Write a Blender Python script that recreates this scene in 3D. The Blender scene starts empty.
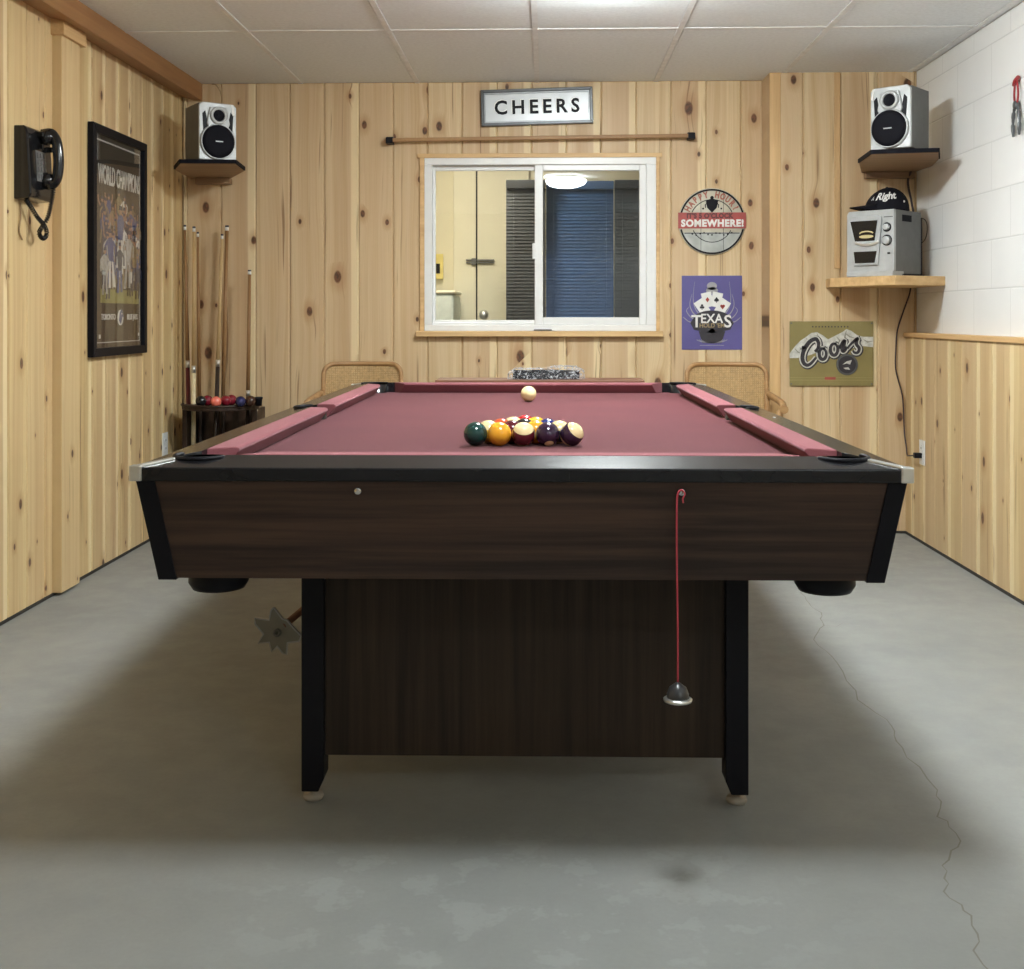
import bpy, bmesh, math, random
from mathutils import Vector, Matrix
PI = math.pi
S = bpy.context.scene
COL = S.collection

# ---------------------------------------------------------------- camera, world, exposure, lamps
F_PX = 1160.0
YAW = math.atan(34 / F_PX)
EYE = 1.067
cam_data = bpy.data.cameras.new('camera')
cam = bpy.data.objects.new('camera', cam_data)
COL.objects.link(cam)
cam.location = (0, 0, EYE)
cam.rotation_euler = (PI / 2, 0, YAW)
cam_data.sensor_width = 36
cam_data.sensor_fit = 'HORIZONTAL'
cam_data.lens = F_PX / 1024 * 36
cam_data.shift_y = -(484.5 - 316) / 1024
cam_data.clip_start = 0.05
S.camera = cam
S.view_settings.view_transform = 'Standard'
S.view_settings.look = 'None'
S.view_settings.gamma = 1
S.view_settings.use_curve_mapping = False
S.view_settings.exposure = 2.0
world = bpy.data.worlds.new('world')
S.world = world
world.use_nodes = True
world.node_tree.nodes['Background'].inputs[0].default_value = (0.9, 0.95, 1.0, 1)
world.node_tree.nodes['Background'].inputs[1].default_value = 0.03
LAMPS = [  # ceiling lights and an added fill lamp: x, y, strength
    (0.17, 1.93, 25.0),
    (0.22, 3.97, 50.0),
    (1.25, -0.75, 15.0),  # unseen fill lamp, added behind the camera
]
LAMP_RGB = (0.915, 0.985, 0.985)
NEXT_ROOM_LAMP = (-0.6, 7.1, 16.0)

CEIL = 2.265
BACK = 5.95
JUT = 5.75
LEFT = -1.88
BLOCK = 1.82
WAINS = 1.765
REAR = -1.6

# ---------------------------------------------------------------- node materials
class NT:
    def __init__(self, name):
        self.m = bpy.data.materials.new(name)
        self.m.use_nodes = True
        self.t = self.m.node_tree
        self.t.nodes.clear()
        self.out = self.t.nodes.new('ShaderNodeOutputMaterial')
    def n(self, typ, ins=None, **props):
        nd = self.t.nodes.new(typ)
        for k, v in props.items():
            setattr(nd, k, v)
        for k, v in (ins or {}).items():
            self.put(nd.inputs[k], v)
        return nd
    def put(self, sock, v):
        if isinstance(v, bpy.types.NodeSocket):
            self.t.links.new(v, sock)
        else:
            sock.default_value = v
    def math(self, op, a, b=0.0, c=None, clamp=False):
        ins = {0: a, 1: b}
        if c is not None: ins[2] = c
        return self.n('ShaderNodeMath', ins, operation=op, use_clamp=clamp).outputs[0]
    def mix(self, f, a, b, blend='MIX'):
        nd = self.n('ShaderNodeMix', data_type='RGBA', blend_type=blend)
        self.put(nd.inputs[0], f); self.put(nd.inputs[6], a); self.put(nd.inputs[7], b)
        return nd.outputs[2]
    def rng(self, v, a, b, c=0.0, d=1.0, interp='SMOOTHSTEP'):
        return self.n('ShaderNodeMapRange', {'Value': v, 'From Min': a, 'From Max': b, 'To Min': c, 'To Max': d},
                      interpolation_type=interp).outputs[0]
    def noise(self, vec, scale=1.0, detail=2.0, rough=0.5, dist=0.0, dim='3D'):
        return self.n('ShaderNodeTexNoise', {'Vector': vec, 'Scale': scale, 'Detail': detail, 'Roughness': rough, 'Distortion': dist},
                      noise_dimensions=dim).outputs[0]
    def comb(self, x, y, z=0.0):
        return self.n('ShaderNodeCombineXYZ', {0: x, 1: y, 2: z}).outputs[0]
    def obj(self):
        tc = self.n('ShaderNodeTexCoord').outputs['Object']
        sp = self.n('ShaderNodeSeparateXYZ', {0: tc})
        return tc, sp.outputs[0], sp.outputs[1], sp.outputs[2]
    def bsdf(self, color, rough=0.5, metal=0.0, spec=0.5, bump=None, bs=0.3, bd=0.002, **extra):
        p = self.n('ShaderNodeBsdfPrincipled')
        self.put(p.inputs['Base Color'], color); self.put(p.inputs['Roughness'], rough)
        self.put(p.inputs['Metallic'], metal); self.put(p.inputs['Specular IOR Level'], spec)
        for k, v in extra.items():
            self.put(p.inputs[k.replace('_', ' ')], v)
        if bump is not None:
            b = self.n('ShaderNodeBump', {'Strength': bs, 'Distance': bd, 'Height': bump})
            self.t.links.new(b.outputs[0], p.inputs['Normal'])
        self.t.links.new(p.outputs[0], self.out.inputs[0])
        return self.m

def C4(c): return (c[0], c[1], c[2], 1.0)

def plain(name, c, rough=0.5, metal=0.0, spec=0.5, var=0.08, scale=25.0, bump=0.0, **extra):
    """one colour with a slight mottling of its own"""
    k = NT(name)
    tc, x, y, z = k.obj()
    nz = k.noise(tc, scale, 3.0)
    f = k.rng(nz, 0.3, 0.7, interp='LINEAR')
    col = k.mix(f, C4([v * (1 - var) for v in c]), C4([min(1, v * (1 + var)) for v in c]))
    return k.bsdf(col, rough, metal, spec, bump=(nz if bump else None), bs=bump, **extra)

def pine(name, axis, phase, w, seed, tint=1.0, contrast=1.0, kn=1.0, warm=1.0, few=0.60):
    k = NT(name)
    tc, x, y, z = k.obj()
    u = x if axis == 'x' else y
    ub = k.math('DIVIDE', k.math('SUBTRACT', u, phase), w)
    idn = k.math('ADD', k.math('FLOOR', ub), seed)
    fr = k.math('FRACT', ub)
    wn = k.n('ShaderNodeTexWhiteNoise', {'W': idn}, noise_dimensions='1D')
    r1 = wn.outputs['Value']
    wc = k.n('ShaderNodeSeparateColor', {0: wn.outputs['Color']})
    r2, r3 = wc.outputs[0], wc.outputs[1]
    v = k.math('ADD', z, k.math('MULTIPLY', r1, 37.0))
    uu = k.math('ADD', u, k.math('MULTIPLY', r2, 11.0))
    # knots
    kv = k.comb(k.math('MULTIPLY', uu, 7.0), k.math('MULTIPLY', v, 4.2), idn)
    vo = k.n('ShaderNodeTexVoronoi', {'Vector': kv, 'Scale': 1.0, 'Randomness': 1.0}, voronoi_dimensions='2D')
    dist = vo.outputs['Distance']
    kc = k.n('ShaderNodeSeparateColor', {0: vo.outputs['Color']})
    keep = k.math('GREATER_THAN', kc.outputs[1], few if kn <= 1 else 0.66)
    size = k.math('MULTIPLY_ADD', k.math('POWER', kc.outputs[0], 1.6), 0.085 * kn, 0.026 * kn)
    wob = k.noise(k.comb(k.math('MULTIPLY', uu, 60.0), k.math('MULTIPLY', v, 45.0), 0.0), 1.0, 2.0)
    distw = k.math('ADD', dist, k.math('MULTIPLY', k.math('SUBTRACT', wob, 0.5), 0.03))
    rel = k.math('DIVIDE', distw, size)
    knot = k.math('MULTIPLY', k.rng(rel, 0.75, 1.25, 1.0, 0.0), keep)
    halo = k.math('MULTIPLY', k.rng(rel, 1.0, 3.6, 1.0, 0.0), keep)
    # grain, bent round the knots
    low = k.noise(k.comb(k.math('MULTIPLY', uu, 5.0), k.math('MULTIPLY', v, 0.9), idn), 1.0, 2.0)
    bend = k.math('MULTIPLY', k.rng(rel, 0.5, 5.0, 1.0, 0.0), k.math('MULTIPLY', keep, 0.016))
    uw = k.math('ADD', k.math('ADD', uu, bend), k.math('MULTIPLY', low, 0.075))
    g1 = k.noise(k.comb(k.math('MULTIPLY', uw, 34.0), k.math('MULTIPLY', v, 0.35), idn), 1.0, 3.0, 0.55)
    g2 = k.noise(k.comb(k.math('MULTIPLY', uw, 230.0), k.math('MULTIPLY', v, 1.6), idn), 1.0, 2.0, 0.6)
    # heartwood in the middle of some boards, pale sapwood on the edges
    edge = k.math('ABSOLUTE', k.math('SUBTRACT', fr, k.math('MULTIPLY_ADD', r2, 0.5, 0.25)))
    heart = k.rng(k.math('ADD', edge, k.math('MULTIPLY', k.math('SUBTRACT', low, 0.5), 0.5)), 0.10, 0.34, 1.0, 0.0)
    heart = k.math('MULTIPLY', heart, k.math('MULTIPLY_ADD', r3, 0.9, 0.1))
    sap = (0.72 * tint, 0.565 * tint, 0.345 * tint * warm)
    tan = (0.545 * tint, 0.37 * tint, 0.21 * tint * warm)
    base = k.mix(k.math('MULTIPLY', heart, 0.85), C4(sap), C4(tan))
    base = k.mix(k.rng(g1, 0.42, 0.72, 0.0, 0.55 * contrast, 'LINEAR'), base, C4((0.47 * tint, 0.265 * tint, 0.105 * tint)))
    base = k.mix(k.rng(g2, 0.35, 0.75, 0.0, 0.3, 'LINEAR'), base, C4((0.38, 0.215, 0.10)))
    # board to board difference
    base = k.mix(k.math('MULTIPLY', r1, 0.55), base, C4((0.55 * tint, 0.375 * tint, 0.225 * tint)))
    # pale sapwood strip along one edge of many boards
    strip = k.math('MULTIPLY', k.rng(k.math('ADD', fr, k.math('MULTIPLY', k.math('SUBTRACT', low, 0.5), 0.12)), 0.76, 0.80), k.math('GREATER_THAN', r3, 0.45))
    base = k.mix(k.math('MULTIPLY', strip, 0.75), base, C4((0.80 * tint, 0.655 * tint, 0.40 * tint)))
    # resin streaks running out of the knots
    st = k.noise(k.comb(k.math('MULTIPLY', uw, 75.0), k.math('MULTIPLY', v, 1.1), k.math('ADD', idn, 5.0)), 1.0, 1.0)
    lo2 = k.noise(k.comb(k.math('MULTIPLY', uu, 9.0), k.math('MULTIPLY', v, 1.6), k.math('ADD', idn, 9.0)), 1.0, 1.0)
    streak = k.math('MULTIPLY', k.rng(st, 0.60, 0.70), k.rng(lo2, 0.50, 0.62))
    base = k.mix(k.math('MULTIPLY', streak, 0.7), base, C4((0.20, 0.09, 0.035)))
    base = k.mix(k.math('MULTIPLY', halo, 0.42), base, C4((0.36, 0.17, 0.065)))
    kin = k.mix(k.rng(wob, 0.4, 0.6), C4((0.14, 0.050, 0.022)), C4((0.055, 0.022, 0.012)))
    base = k.mix(k.math('MULTIPLY', knot, 0.93), base, kin)
    return k.bsdf(base, 0.48, 0.0, 0.35, bump=g2, bs=0.05, bd=0.001)

def wood(name, c1, c2, along='x', scale=1.0, rough=0.5, spec=0.4, ring=30.0):
    k = NT(name)
    tc, x, y, z = k.obj()
    a, b, c = {'x': (x, y, z), 'y': (y, x, z), 'z': (z, x, y)}[along]
    lo = k.noise(k.comb(k.math('MULTIPLY', a, 1.5 * scale), k.math('MULTIPLY', b, 6 * scale), k.math('MULTIPLY', c, 6 * scale)), 1.0, 2.0)
    g = k.noise(k.comb(k.math('MULTIPLY_ADD', lo, 0.6, k.math('MULTIPLY', a, 1.4 * scale)),
                       k.math('MULTIPLY', b, ring * scale), k.math('MULTIPLY', c, ring * scale)), 1.0, 4.0, 0.6)
    col = k.mix(k.rng(g, 0.34, 0.66, interp='LINEAR'), C4(c1), C4(c2))
    return k.bsdf(col, rough, 0.0, spec, bump=g, bs=0.05, bd=0.0006)

def glass_mat(name, tint=(1, 1, 1), rough=0.0, base=0.0):
    k = NT(name)
    fc = k.n('ShaderNodeLayerWeight', {'Blend': 0.5}).outputs['Facing']
    fr = k.math('MULTIPLY_ADD', k.math('POWER', fc, 5.0), 0.94, 0.035)
    if base: fr = k.math('ADD', fr, base, clamp=True)
    tr = k.n('ShaderNodeBsdfTransparent', {'Color': C4(tint)})
    gl = k.n('ShaderNodeBsdfGlossy', {'Color': (1, 1, 1, 1), 'Roughness': rough})
    mx = k.n('ShaderNodeMixShader', {0: fr, 1: tr.outputs[0], 2: gl.outputs[0]})
    k.t.links.new(mx.outputs[0], k.out.inputs[0])
    return k.m

def emit_mat(name, c, s):
    k = NT(name)
    e = k.n('ShaderNodeEmission', {'Color': C4(c), 'Strength': s})
    k.t.links.new(e.outputs[0], k.out.inputs[0])
    return k.m

def block_mat():
    k = NT('painted_block')
    tc, x, y, z = k.obj()
    v = k.comb(k.math('ADD', y, 0.075 + 0.2), k.math('SUBTRACT', z, 1.378 - 1.2), 0.0)
    br = k.n('ShaderNodeTexBrick', {'Vector': v, 'Color1': (0.83, 0.83, 0.82, 1), 'Color2': (0.805, 0.805, 0.795, 1),
             'Mortar': (0.70, 0.70, 0.69, 1), 'Scale': 1.0, 'Mortar Size': 0.004, 'Mortar Smooth': 0.6, 'Bias': 0.0,
             'Brick Width': 0.39, 'Row Height': 0.2}, offset=0.5)
    nz = k.noise(tc, 160.0, 3.0)
    mot = k.noise(tc, 3.0, 3.0)
    col = k.mix(k.rng(mot, 0.35, 0.7, 0.0, 0.35), br.outputs[0], (0.73, 0.73, 0.73, 1))
    h = k.math('ADD', k.math('MULTIPLY', br.outputs['Fac'], -1.0), k.math('MULTIPLY', nz, 0.25))
    return k.bsdf(col, 0.6, 0, 0.4, bump=h, bs=0.45, bd=0.003)

def floor_mat():
    k = NT('painted_concrete')
    tc, x, y, z = k.obj()
    n1 = k.noise(tc, 1.3, 4.0, 0.6)
    n2 = k.noise(tc, 9.0, 4.0, 0.65)
    n3 = k.noise(tc, 90.0, 3.0, 0.6)
    col = k.mix(k.rng(n1, 0.35, 0.65), (0.24, 0.248, 0.24, 1), (0.28, 0.287, 0.276, 1))
    col = k.mix(k.rng(n3, 0.3, 0.7, 0.0, 0.22, 'LINEAR'), col, (0.21, 0.21, 0.205, 1))
    # worn pale patches near the foot of the table
    dx = k.math('DIVIDE', k.math('ADD', x, 0.05), 0.75)
    dy = k.math('DIVIDE', k.math('SUBTRACT', y, 2.12), 0.36)
    rr = k.math('SQRT', k.math('ADD', k.math('MULTIPLY', dx, dx), k.math('MULTIPLY', dy, dy)))
    worn = k.math('MULTIPLY', k.rng(rr, 0.5, 1.1, 1.0, 0.0), k.rng(n2, 0.53, 0.60))
    col = k.mix(k.math('MULTIPLY', worn, 0.2), col, (0.42, 0.44, 0.43, 1))
    # faint brown spot painted in as the hanging dome's shadow
    dx = k.math('DIVIDE', k.math('SUBTRACT', x, 0.242), 0.05)
    dy = k.math('DIVIDE', k.math('SUBTRACT', y, 2.153), 0.045)
    r2 = k.math('SQRT', k.math('ADD', k.math('MULTIPLY', dx, dx), k.math('MULTIPLY', dy, dy)))
    r2 = k.math('ADD', r2, k.math('MULTIPLY', k.math('SUBTRACT', k.noise(tc, 45.0, 2.0), 0.5), 1.2))
    col = k.mix(k.math('MULTIPLY', k.rng(r2, 0.5, 1.1, 1.0, 0.0), 0.12), col, (0.17, 0.155, 0.13, 1))
    spots = k.n('ShaderNodeTexVoronoi', {'Vector': tc, 'Scale': 5.0}, voronoi_dimensions='2D')
    sk = k.n('ShaderNodeSeparateColor', {0: spots.outputs['Color']})
    sp = k.math('MULTIPLY', k.rng(spots.outputs['Distance'], 0.02, 0.05, 1.0, 0.0), k.math('GREATER_THAN', sk.outputs[0], 0.75))
    col = k.mix(k.math('MULTIPLY', sp, 0.0), col, (0.15, 0.14, 0.13, 1))
    return k.bsdf(col, k.rng(n2, 0.3, 0.7, 0.42, 0.6), 0, 0.4, bump=n3, bs=0.15, bd=0.0015)

def felt_mat(name='maroon_felt', g=1.0, p=0.0):
    k = NT(name)
    tc, x, y, z = k.obj()
    n1 = k.noise(tc, 4.0, 3.0)
    n2 = k.noise(tc, 700.0, 2.0)
    col = k.mix(k.rng(n1, 0.3, 0.7), (0.080 * g + p, 0.019 * g + p, 0.024 * g + p, 1), (0.096 * g + p, 0.024 * g + p, 0.029 * g + p, 1))
    col = k.mix(k.rng(n2, 0.3, 0.7, 0.0, 0.3, 'LINEAR'), col, (0.14 * g + p, 0.045 * g + p, 0.052 * g + p, 1))
    return k.bsdf(col, 0.95, 0, 0.1, bump=n2, bs=0.2, bd=0.0008, Sheen_Weight=0.22, Sheen_Roughness=0.45,
                  Sheen_Tint=(1.0, 0.70, 0.76, 1))

def ball_mat(name, c, stripe, spot=True):
    k = NT(name)
    tc, x, y, z = k.obj()
    cream = (0.83, 0.66, 0.36, 1)
    R = 0.0286
    if stripe:
        f = k.rng(k.math('ABSOLUTE', z), R * 0.52, R * 0.55)
        col = k.mix(f, C4(c), cream)
    else:
        nz = k.noise(tc, 40.0, 1.0)
        col = k.mix(k.rng(nz, 0.3, 0.7, 0, 0.15), C4(c), C4([v * 0.8 for v in c]))
    rr = k.math('SQRT', k.math('ADD', k.math('MULTIPLY', y, y), k.math('MULTIPLY', z, z)))
    if spot: col = k.mix(k.rng(rr, R * 0.36, R * 0.40, 1.0, 0.0), col, cream)
    return k.bsdf(col, 0.08, 0, 0.6, Coat_Weight=0.3, Coat_Roughness=0.03)

M = {}
M['pine_back'] = pine('pine_boards_back', 'x', -0.787 - 0.1782 * 8, 0.1782, 3, kn=1.35)
M['pine_jut'] = pine('pine_boards_right_back', 'x', 1.265 - 0.1824 * 6, 0.1824, 60, kn=1.35)
M['pine_left'] = pine('pine_boards_left', 'y', 4.60 - 0.15 * 50, 0.15, 120, 1.08, 1.25, 0.9, 0.82, 0.45)
M['pine_right'] = pine('pine_boards_right', 'y', 5.83 - 0.17 * 50, 0.17, 240, 1.0, 0.8, 1.0, 0.88)
M['pine_post'] = pine('pine_post', 'y', 4.0, 0.8, 333, 1.08, 1.0, 0.9, 0.84)
M['beam'] = wood('oak_beam', (0.34, 0.17, 0.065), (0.25, 0.115, 0.043), 'y')
M['pine_trim'] = wood('pine_trim', (0.72, 0.49, 0.24), (0.56, 0.345, 0.155), 'x')
M['pine_trim_y'] = wood('pine_trim_y', (0.70, 0.46, 0.22), (0.54, 0.32, 0.14), 'y')
M['pine_trim_z'] = wood('pine_trim_z', (0.70, 0.47, 0.23), (0.54, 0.33, 0.15), 'z')
M['dark_gap'] = plain('dark_gap', (0.03, 0.025, 0.02), 0.9)
M['block'] = block_mat()
M['floor'] = floor_mat()
M['tile'] = plain('ceiling_tile', (0.84, 0.885, 0.915), 0.9, var=0.05, scale=60, bump=0.2)
M['tbar'] = plain('ceiling_bar', (0.84, 0.86, 0.875), 0.5)
M['felt'] = felt_mat()
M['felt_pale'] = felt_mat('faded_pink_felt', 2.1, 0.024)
M['laminate'] = wood('walnut_laminate', (0.072, 0.041, 0.029), (0.022, 0.0145, 0.0120), 'x', 1.0, 0.42, 0.25, 42)
M['laminate_y'] = wood('walnut_laminate_y', (0.080, 0.040, 0.024), (0.026, 0.0145, 0.0105), 'y', 1.0, 0.42, 0.25, 42)
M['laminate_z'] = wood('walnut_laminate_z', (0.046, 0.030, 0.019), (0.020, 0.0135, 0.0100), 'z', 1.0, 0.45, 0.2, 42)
M['rail'] = plain('black_laminate', (0.009, 0.009, 0.011), 0.2, spec=0.35, scale=8)
M['black'] = plain('black_paint', (0.007, 0.007, 0.010), 0.45, spec=0.14)
M['black_plastic'] = plain('black_plastic', (0.010, 0.010, 0.011), 0.16)
M['black_matte'] = plain('black_matte', (0.005, 0.005, 0.009), 0.8, spec=0.2)
M['silver'] = plain('brushed_aluminium', (0.72, 0.72, 0.70), 0.32, metal=0.9)
M['silver_plastic'] = plain('silver_plastic', (0.46, 0.47, 0.47), 0.42, metal=0.2)
M['grey_side'] = plain('grey_vinyl_side', (0.135, 0.135, 0.13), 0.5)
M['chrome'] = plain('chrome', (0.7, 0.7, 0.7), 0.12, metal=1.0)
M['vinyl'] = plain('white_vinyl', (0.80, 0.80, 0.79), 0.35, var=0.02)
M['glass'] = glass_mat('window_glass')
M['poster_glass'] = glass_mat('poster_glass')
M['white'] = plain('white_paint', (0.78, 0.77, 0.74), 0.4)
M['cream'] = plain('cream_paint', (0.78, 0.72, 0.52), 0.6, var=0.03, scale=3)
M['cane'] = plain('woven_cane', (0.38, 0.24, 0.10), 0.6, var=0.25, scale=90)
M['chair_wood'] = wood('chair_wood', (0.40, 0.23, 0.10), (0.27, 0.14, 0.055), 'x')
M['dark_wood'] = wood('dark_wood', (0.045, 0.022, 0.013), (0.02, 0.010, 0.007), 'z')
M['red_wood'] = wood('red_wood', (0.22, 0.095, 0.05), (0.14, 0.055, 0.03), 'x')
M['red_cord'] = plain('red_cord', (0.40, 0.035, 0.055), 0.7)
M['rubber'] = plain('grey_rubber', (0.03, 0.03, 0.032), 0.3)
M['dome'] = emit_mat('lamp_dome', LAMP_RGB, LAMPS[0][2])
M['dome2'] = emit_mat('lamp_dome_b', LAMP_RGB, LAMPS[1][2])

# ---------------------------------------------------------------- mesh helpers
def box(bm, x0, x1, y0, y1, z0, z1, mx=None, mi=0):
    vs = [bm.verts.new((x, y, z)) for x in (x0, x1) for y in (y0, y1) for z in (z0, z1)]
    if mx is not None:
        for v in vs: v.co = mx @ v.co
    for q in ((0, 1, 3, 2), (4, 6, 7, 5), (0, 4, 5, 1), (2, 3, 7, 6), (0, 2, 6, 4), (1, 5, 7, 3)):
        f = bm.faces.new([vs[i] for i in q]); f.material_index = mi
    return vs

def prism(bm, pts, a, b, axis='z', mx=None, mi=0):
    """pts: 2-D outline; extruded from a to b along the axis (z: xy outline, y: xz outline, x: yz outline)"""
    def mk(p, h):
        v = {'z': Vector((p[0], p[1], h)), 'y': Vector((p[0], h, p[1])), 'x': Vector((h, p[0], p[1]))}[axis]
        return mx @ v if mx is not None else v
    lo = [bm.verts.new(mk(p, a)) for p in pts]
    hi = [bm.verts.new(mk(p, b)) for p in pts]
    n = len(pts)
    fs = [bm.faces.new(lo), bm.faces.new(hi[::-1])]
    for i in range(n):
        fs.append(bm.faces.new((lo[i], hi[i], hi[(i + 1) % n], lo[(i + 1) % n])))
    for f in fs: f.material_index = mi
    return lo + hi

def tube(bm, pts, r, n=10, closed=False, mi=0, flat=None):
    pts = [Vector(p) for p in pts]
    rs = r if isinstance(r, (list, tuple)) else [r] * len(pts)
    rings = []
    up = Vector((0, 0, 1))
    prev = None
    N = len(pts)
    for i, p in enumerate(pts):
        if closed:
            t = pts[(i + 1) % N] - pts[i - 1]
        else:
            t = pts[min(i + 1, N - 1)] - pts[max(i - 1, 0)]
        t.normalize()
        if prev is None:
            a = up.cross(t)
            if a.length < 1e-3: a = Vector((1, 0, 0)).cross(t)
            a.normalize()
        else:
            a = prev - t * prev.dot(t)
            if a.length < 1e-6: a = up.cross(t)
            a.normalize()
        prev = a
        b = t.cross(a)
        rings.append([bm.verts.new(p + (a * math.cos(2 * PI * k / n) + b * math.sin(2 * PI * k / n)) * rs[i]) for k in range(n)])
    M_ = N if closed else N - 1
    for i in range(M_):
        A, B = rings[i], rings[(i + 1) % N]
        for k in range(n):
            f = bm.faces.new((A[k], A[(k + 1) % n], B[(k + 1) % n], B[k])); f.material_index = mi; f.smooth = True
    if not closed:
        bm.faces.new(rings[0][::-1]).material_index = mi
        bm.faces.new(rings[-1]).material_index = mi

def lathe(bm, prof, n=24, mx=None, mi=0, smooth=True):
    """prof: (radius, height) pairs about the local z axis"""
    rings = []
    for r, h in prof:
        if r < 1e-6:
            v = Vector((0, 0, h)); rings.append([bm.verts.new(mx @ v if mx is not None else v)])
        else:
            ring = []
            for k in range(n):
                v = Vector((r * math.cos(2 * PI * k / n), r * math.sin(2 * PI * k / n), h))
                ring.append(bm.verts.new(mx @ v if mx is not None else v))
            rings.append(ring)
    for A, B in zip(rings, rings[1:]):
        for k in range(n):
            a = [A[0]] if len(A) == 1 else [A[k], A[(k + 1) % n]]
            b = [B[0]] if len(B) == 1 else [B[(k + 1) % n], B[k]]
            if len(a) + len(b) >= 3:
                f = bm.faces.new(a + b); f.material_index = mi; f.smooth = smooth
    if len(rings[0]) > 1: bm.faces.new(rings[0][::-1]).material_index = mi
    if len(rings[-1]) > 1: bm.faces.new(rings[-1]).material_index = mi

def TR(x=0, y=0, z=0, rx=0, ry=0, rz=0):
    return Matrix.Translation((x, y, z)) @ Matrix.Rotation(rz, 4, 'Z') @ Matrix.Rotation(ry, 4, 'Y') @ Matrix.Rotation(rx, 4, 'X')
FACE = lambda x, y, z: TR(x, y, z, rx=PI / 2)      # local z of a lathe points towards -y (out of a front)

def obj(name, bm, mats, parent=None, loc=None, rotz=0, bevel=0.0, smooth=False, seg=2):
    bmesh.ops.recalc_face_normals(bm, faces=bm.faces)
    me = bpy.data.meshes.new(name)
    bm.to_mesh(me); bm.free()
    if not isinstance(mats, (list, tuple)): mats = [mats]
    for m in mats: me.materials.append(M[m] if isinstance(m, str) else m)
    if smooth:
        for p in me.polygons: p.use_smooth = True
    o = bpy.data.objects.new(name, me)
    COL.objects.link(o)
    if parent is not None: o.parent = parent
    if loc is not None: o.location = loc
    if rotz: o.rotation_euler.z = rotz
    if bevel:
        md = o.modifiers.new('bevel', 'BEVEL'); md.width = bevel; md.segments = seg; md.limit_method = 'ANGLE'
    return o

def thing(name, label, cat, loc=(0, 0, 0), rotz=0.0, group=None):
    o = bpy.data.objects.new(name, None)
    COL.objects.link(o)
    o.empty_display_size = 0.05
    o.location = loc; o.rotation_euler = (0, 0, rotz)
    return tag(o, label, cat, group)

def tag(o, label, cat, group=None):
    o['label'] = label; o['category'] = cat
    if group: o['group'] = group
    return o

def struct(name, bm, mats, parent=None, **kw):
    o = obj(name, bm, mats, parent, **kw)
    o['kind'] = 'structure'
    return o

def B(): return bmesh.new()

def boxobj(name, dims, mats, parent=None, bevel=0.0, **kw):
    bm = B(); box(bm, *dims)
    return obj(name, bm, mats, parent, bevel=bevel, **kw)

def fresh(o):
    """bake an object's modifiers into a new mesh"""
    bpy.context.view_layer.update()
    dg = bpy.context.evaluated_depsgraph_get()
    me = bpy.data.meshes.new_from_object(o.evaluated_get(dg))
    o.modifiers.clear(); o.data = me
    return o

def text_bm(bm, s, size, mx, depth=0.0008, shear=0.0, offset=0.0, spacing=1.0, mi=0, align='CENTER', sx=1.0):
    cu = bpy.data.curves.new('lettering', 'FONT')
    cu.body = s; cu.size = size; cu.extrude = depth; cu.shear = shear; cu.offset = offset
    cu.space_character = spacing; cu.align_x = align; cu.align_y = 'CENTER'; cu.resolution_u = 3
    t = bpy.data.objects.new('lettering', cu)
    COL.objects.link(t)
    bpy.context.view_layer.update()
    dg = bpy.context.evaluated_depsgraph_get()
    me = bpy.data.meshes.new_from_object(t.evaluated_get(dg))
    m2 = mx @ Matrix.Rotation(PI / 2, 4, 'X') @ Matrix.Diagonal((sx, 1, 1, 1))
    me.transform(m2)
    n0 = len(bm.faces)
    bm.from_mesh(me)
    bm.faces.ensure_lookup_table()
    for f in bm.faces[n0:]: f.material_index = mi
    bpy.data.objects.remove(t); bpy.data.curves.remove(cu); bpy.data.meshes.remove(me)

def stroke(bm, pts, w, y0, y1, mi=0, mx=None):
    """flat pen stroke in the xz plane; w = width or list of widths"""
    P = [Vector((p[0], p[1])) for p in pts]
    n = len(P)
    ws = w if isinstance(w, (list, tuple)) else [w] * n
    L, R = [], []
    for i in range(n):
        t = P[min(i + 1, n - 1)] - P[max(i - 1, 0)]
        if t.length < 1e-9: t = Vector((1, 0))
        t.normalize(); nn = Vector((-t.y, t.x))
        L.append(P[i] + nn * ws[i] / 2); R.append(P[i] - nn * ws[i] / 2)
    def mk(q, y):
        v = Vector((q.x, y, q.y)); return bm.verts.new(mx @ v if mx is not None else v)
    l0 = [mk(q, y0) for q in L]; r0 = [mk(q, y0) for q in R]; l1 = [mk(q, y1) for q in L]; r1 = [mk(q, y1) for q in R]
    for i in range(n - 1):
        for q in ((l0[i], l0[i + 1], r0[i + 1], r0[i]), (l1[i], r1[i], r1[i + 1], l1[i + 1]),
                  (l0[i], l1[i], l1[i + 1], l0[i + 1]), (r0[i], r0[i + 1], r1[i + 1], r1[i])):
            bm.faces.new(q).material_index = mi
    bm.faces.new((l0[0], r0[0], r1[0], l1[0])).material_index = mi
    bm.faces.new((l0[-1], l1[-1], r1[-1], r0[-1])).material_index = mi

def arc(cx, cz, r, a0, a1, n=16, rz=None):
    rz = r if rz is None else rz
    return [(cx + r * math.cos(math.radians(a0 + (a1 - a0) * i / n)), cz + rz * math.sin(math.radians(a0 + (a1 - a0) * i / n))) for i in range(n + 1)]

def disc(bm, cx, cz, r, y0, y1, n=24, mi=0, rz=None):
    prism(bm, arc(cx, cz, r, 0, 360 - 360 / n, n - 1, rz), y0, y1, 'y', mi=mi)

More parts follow.
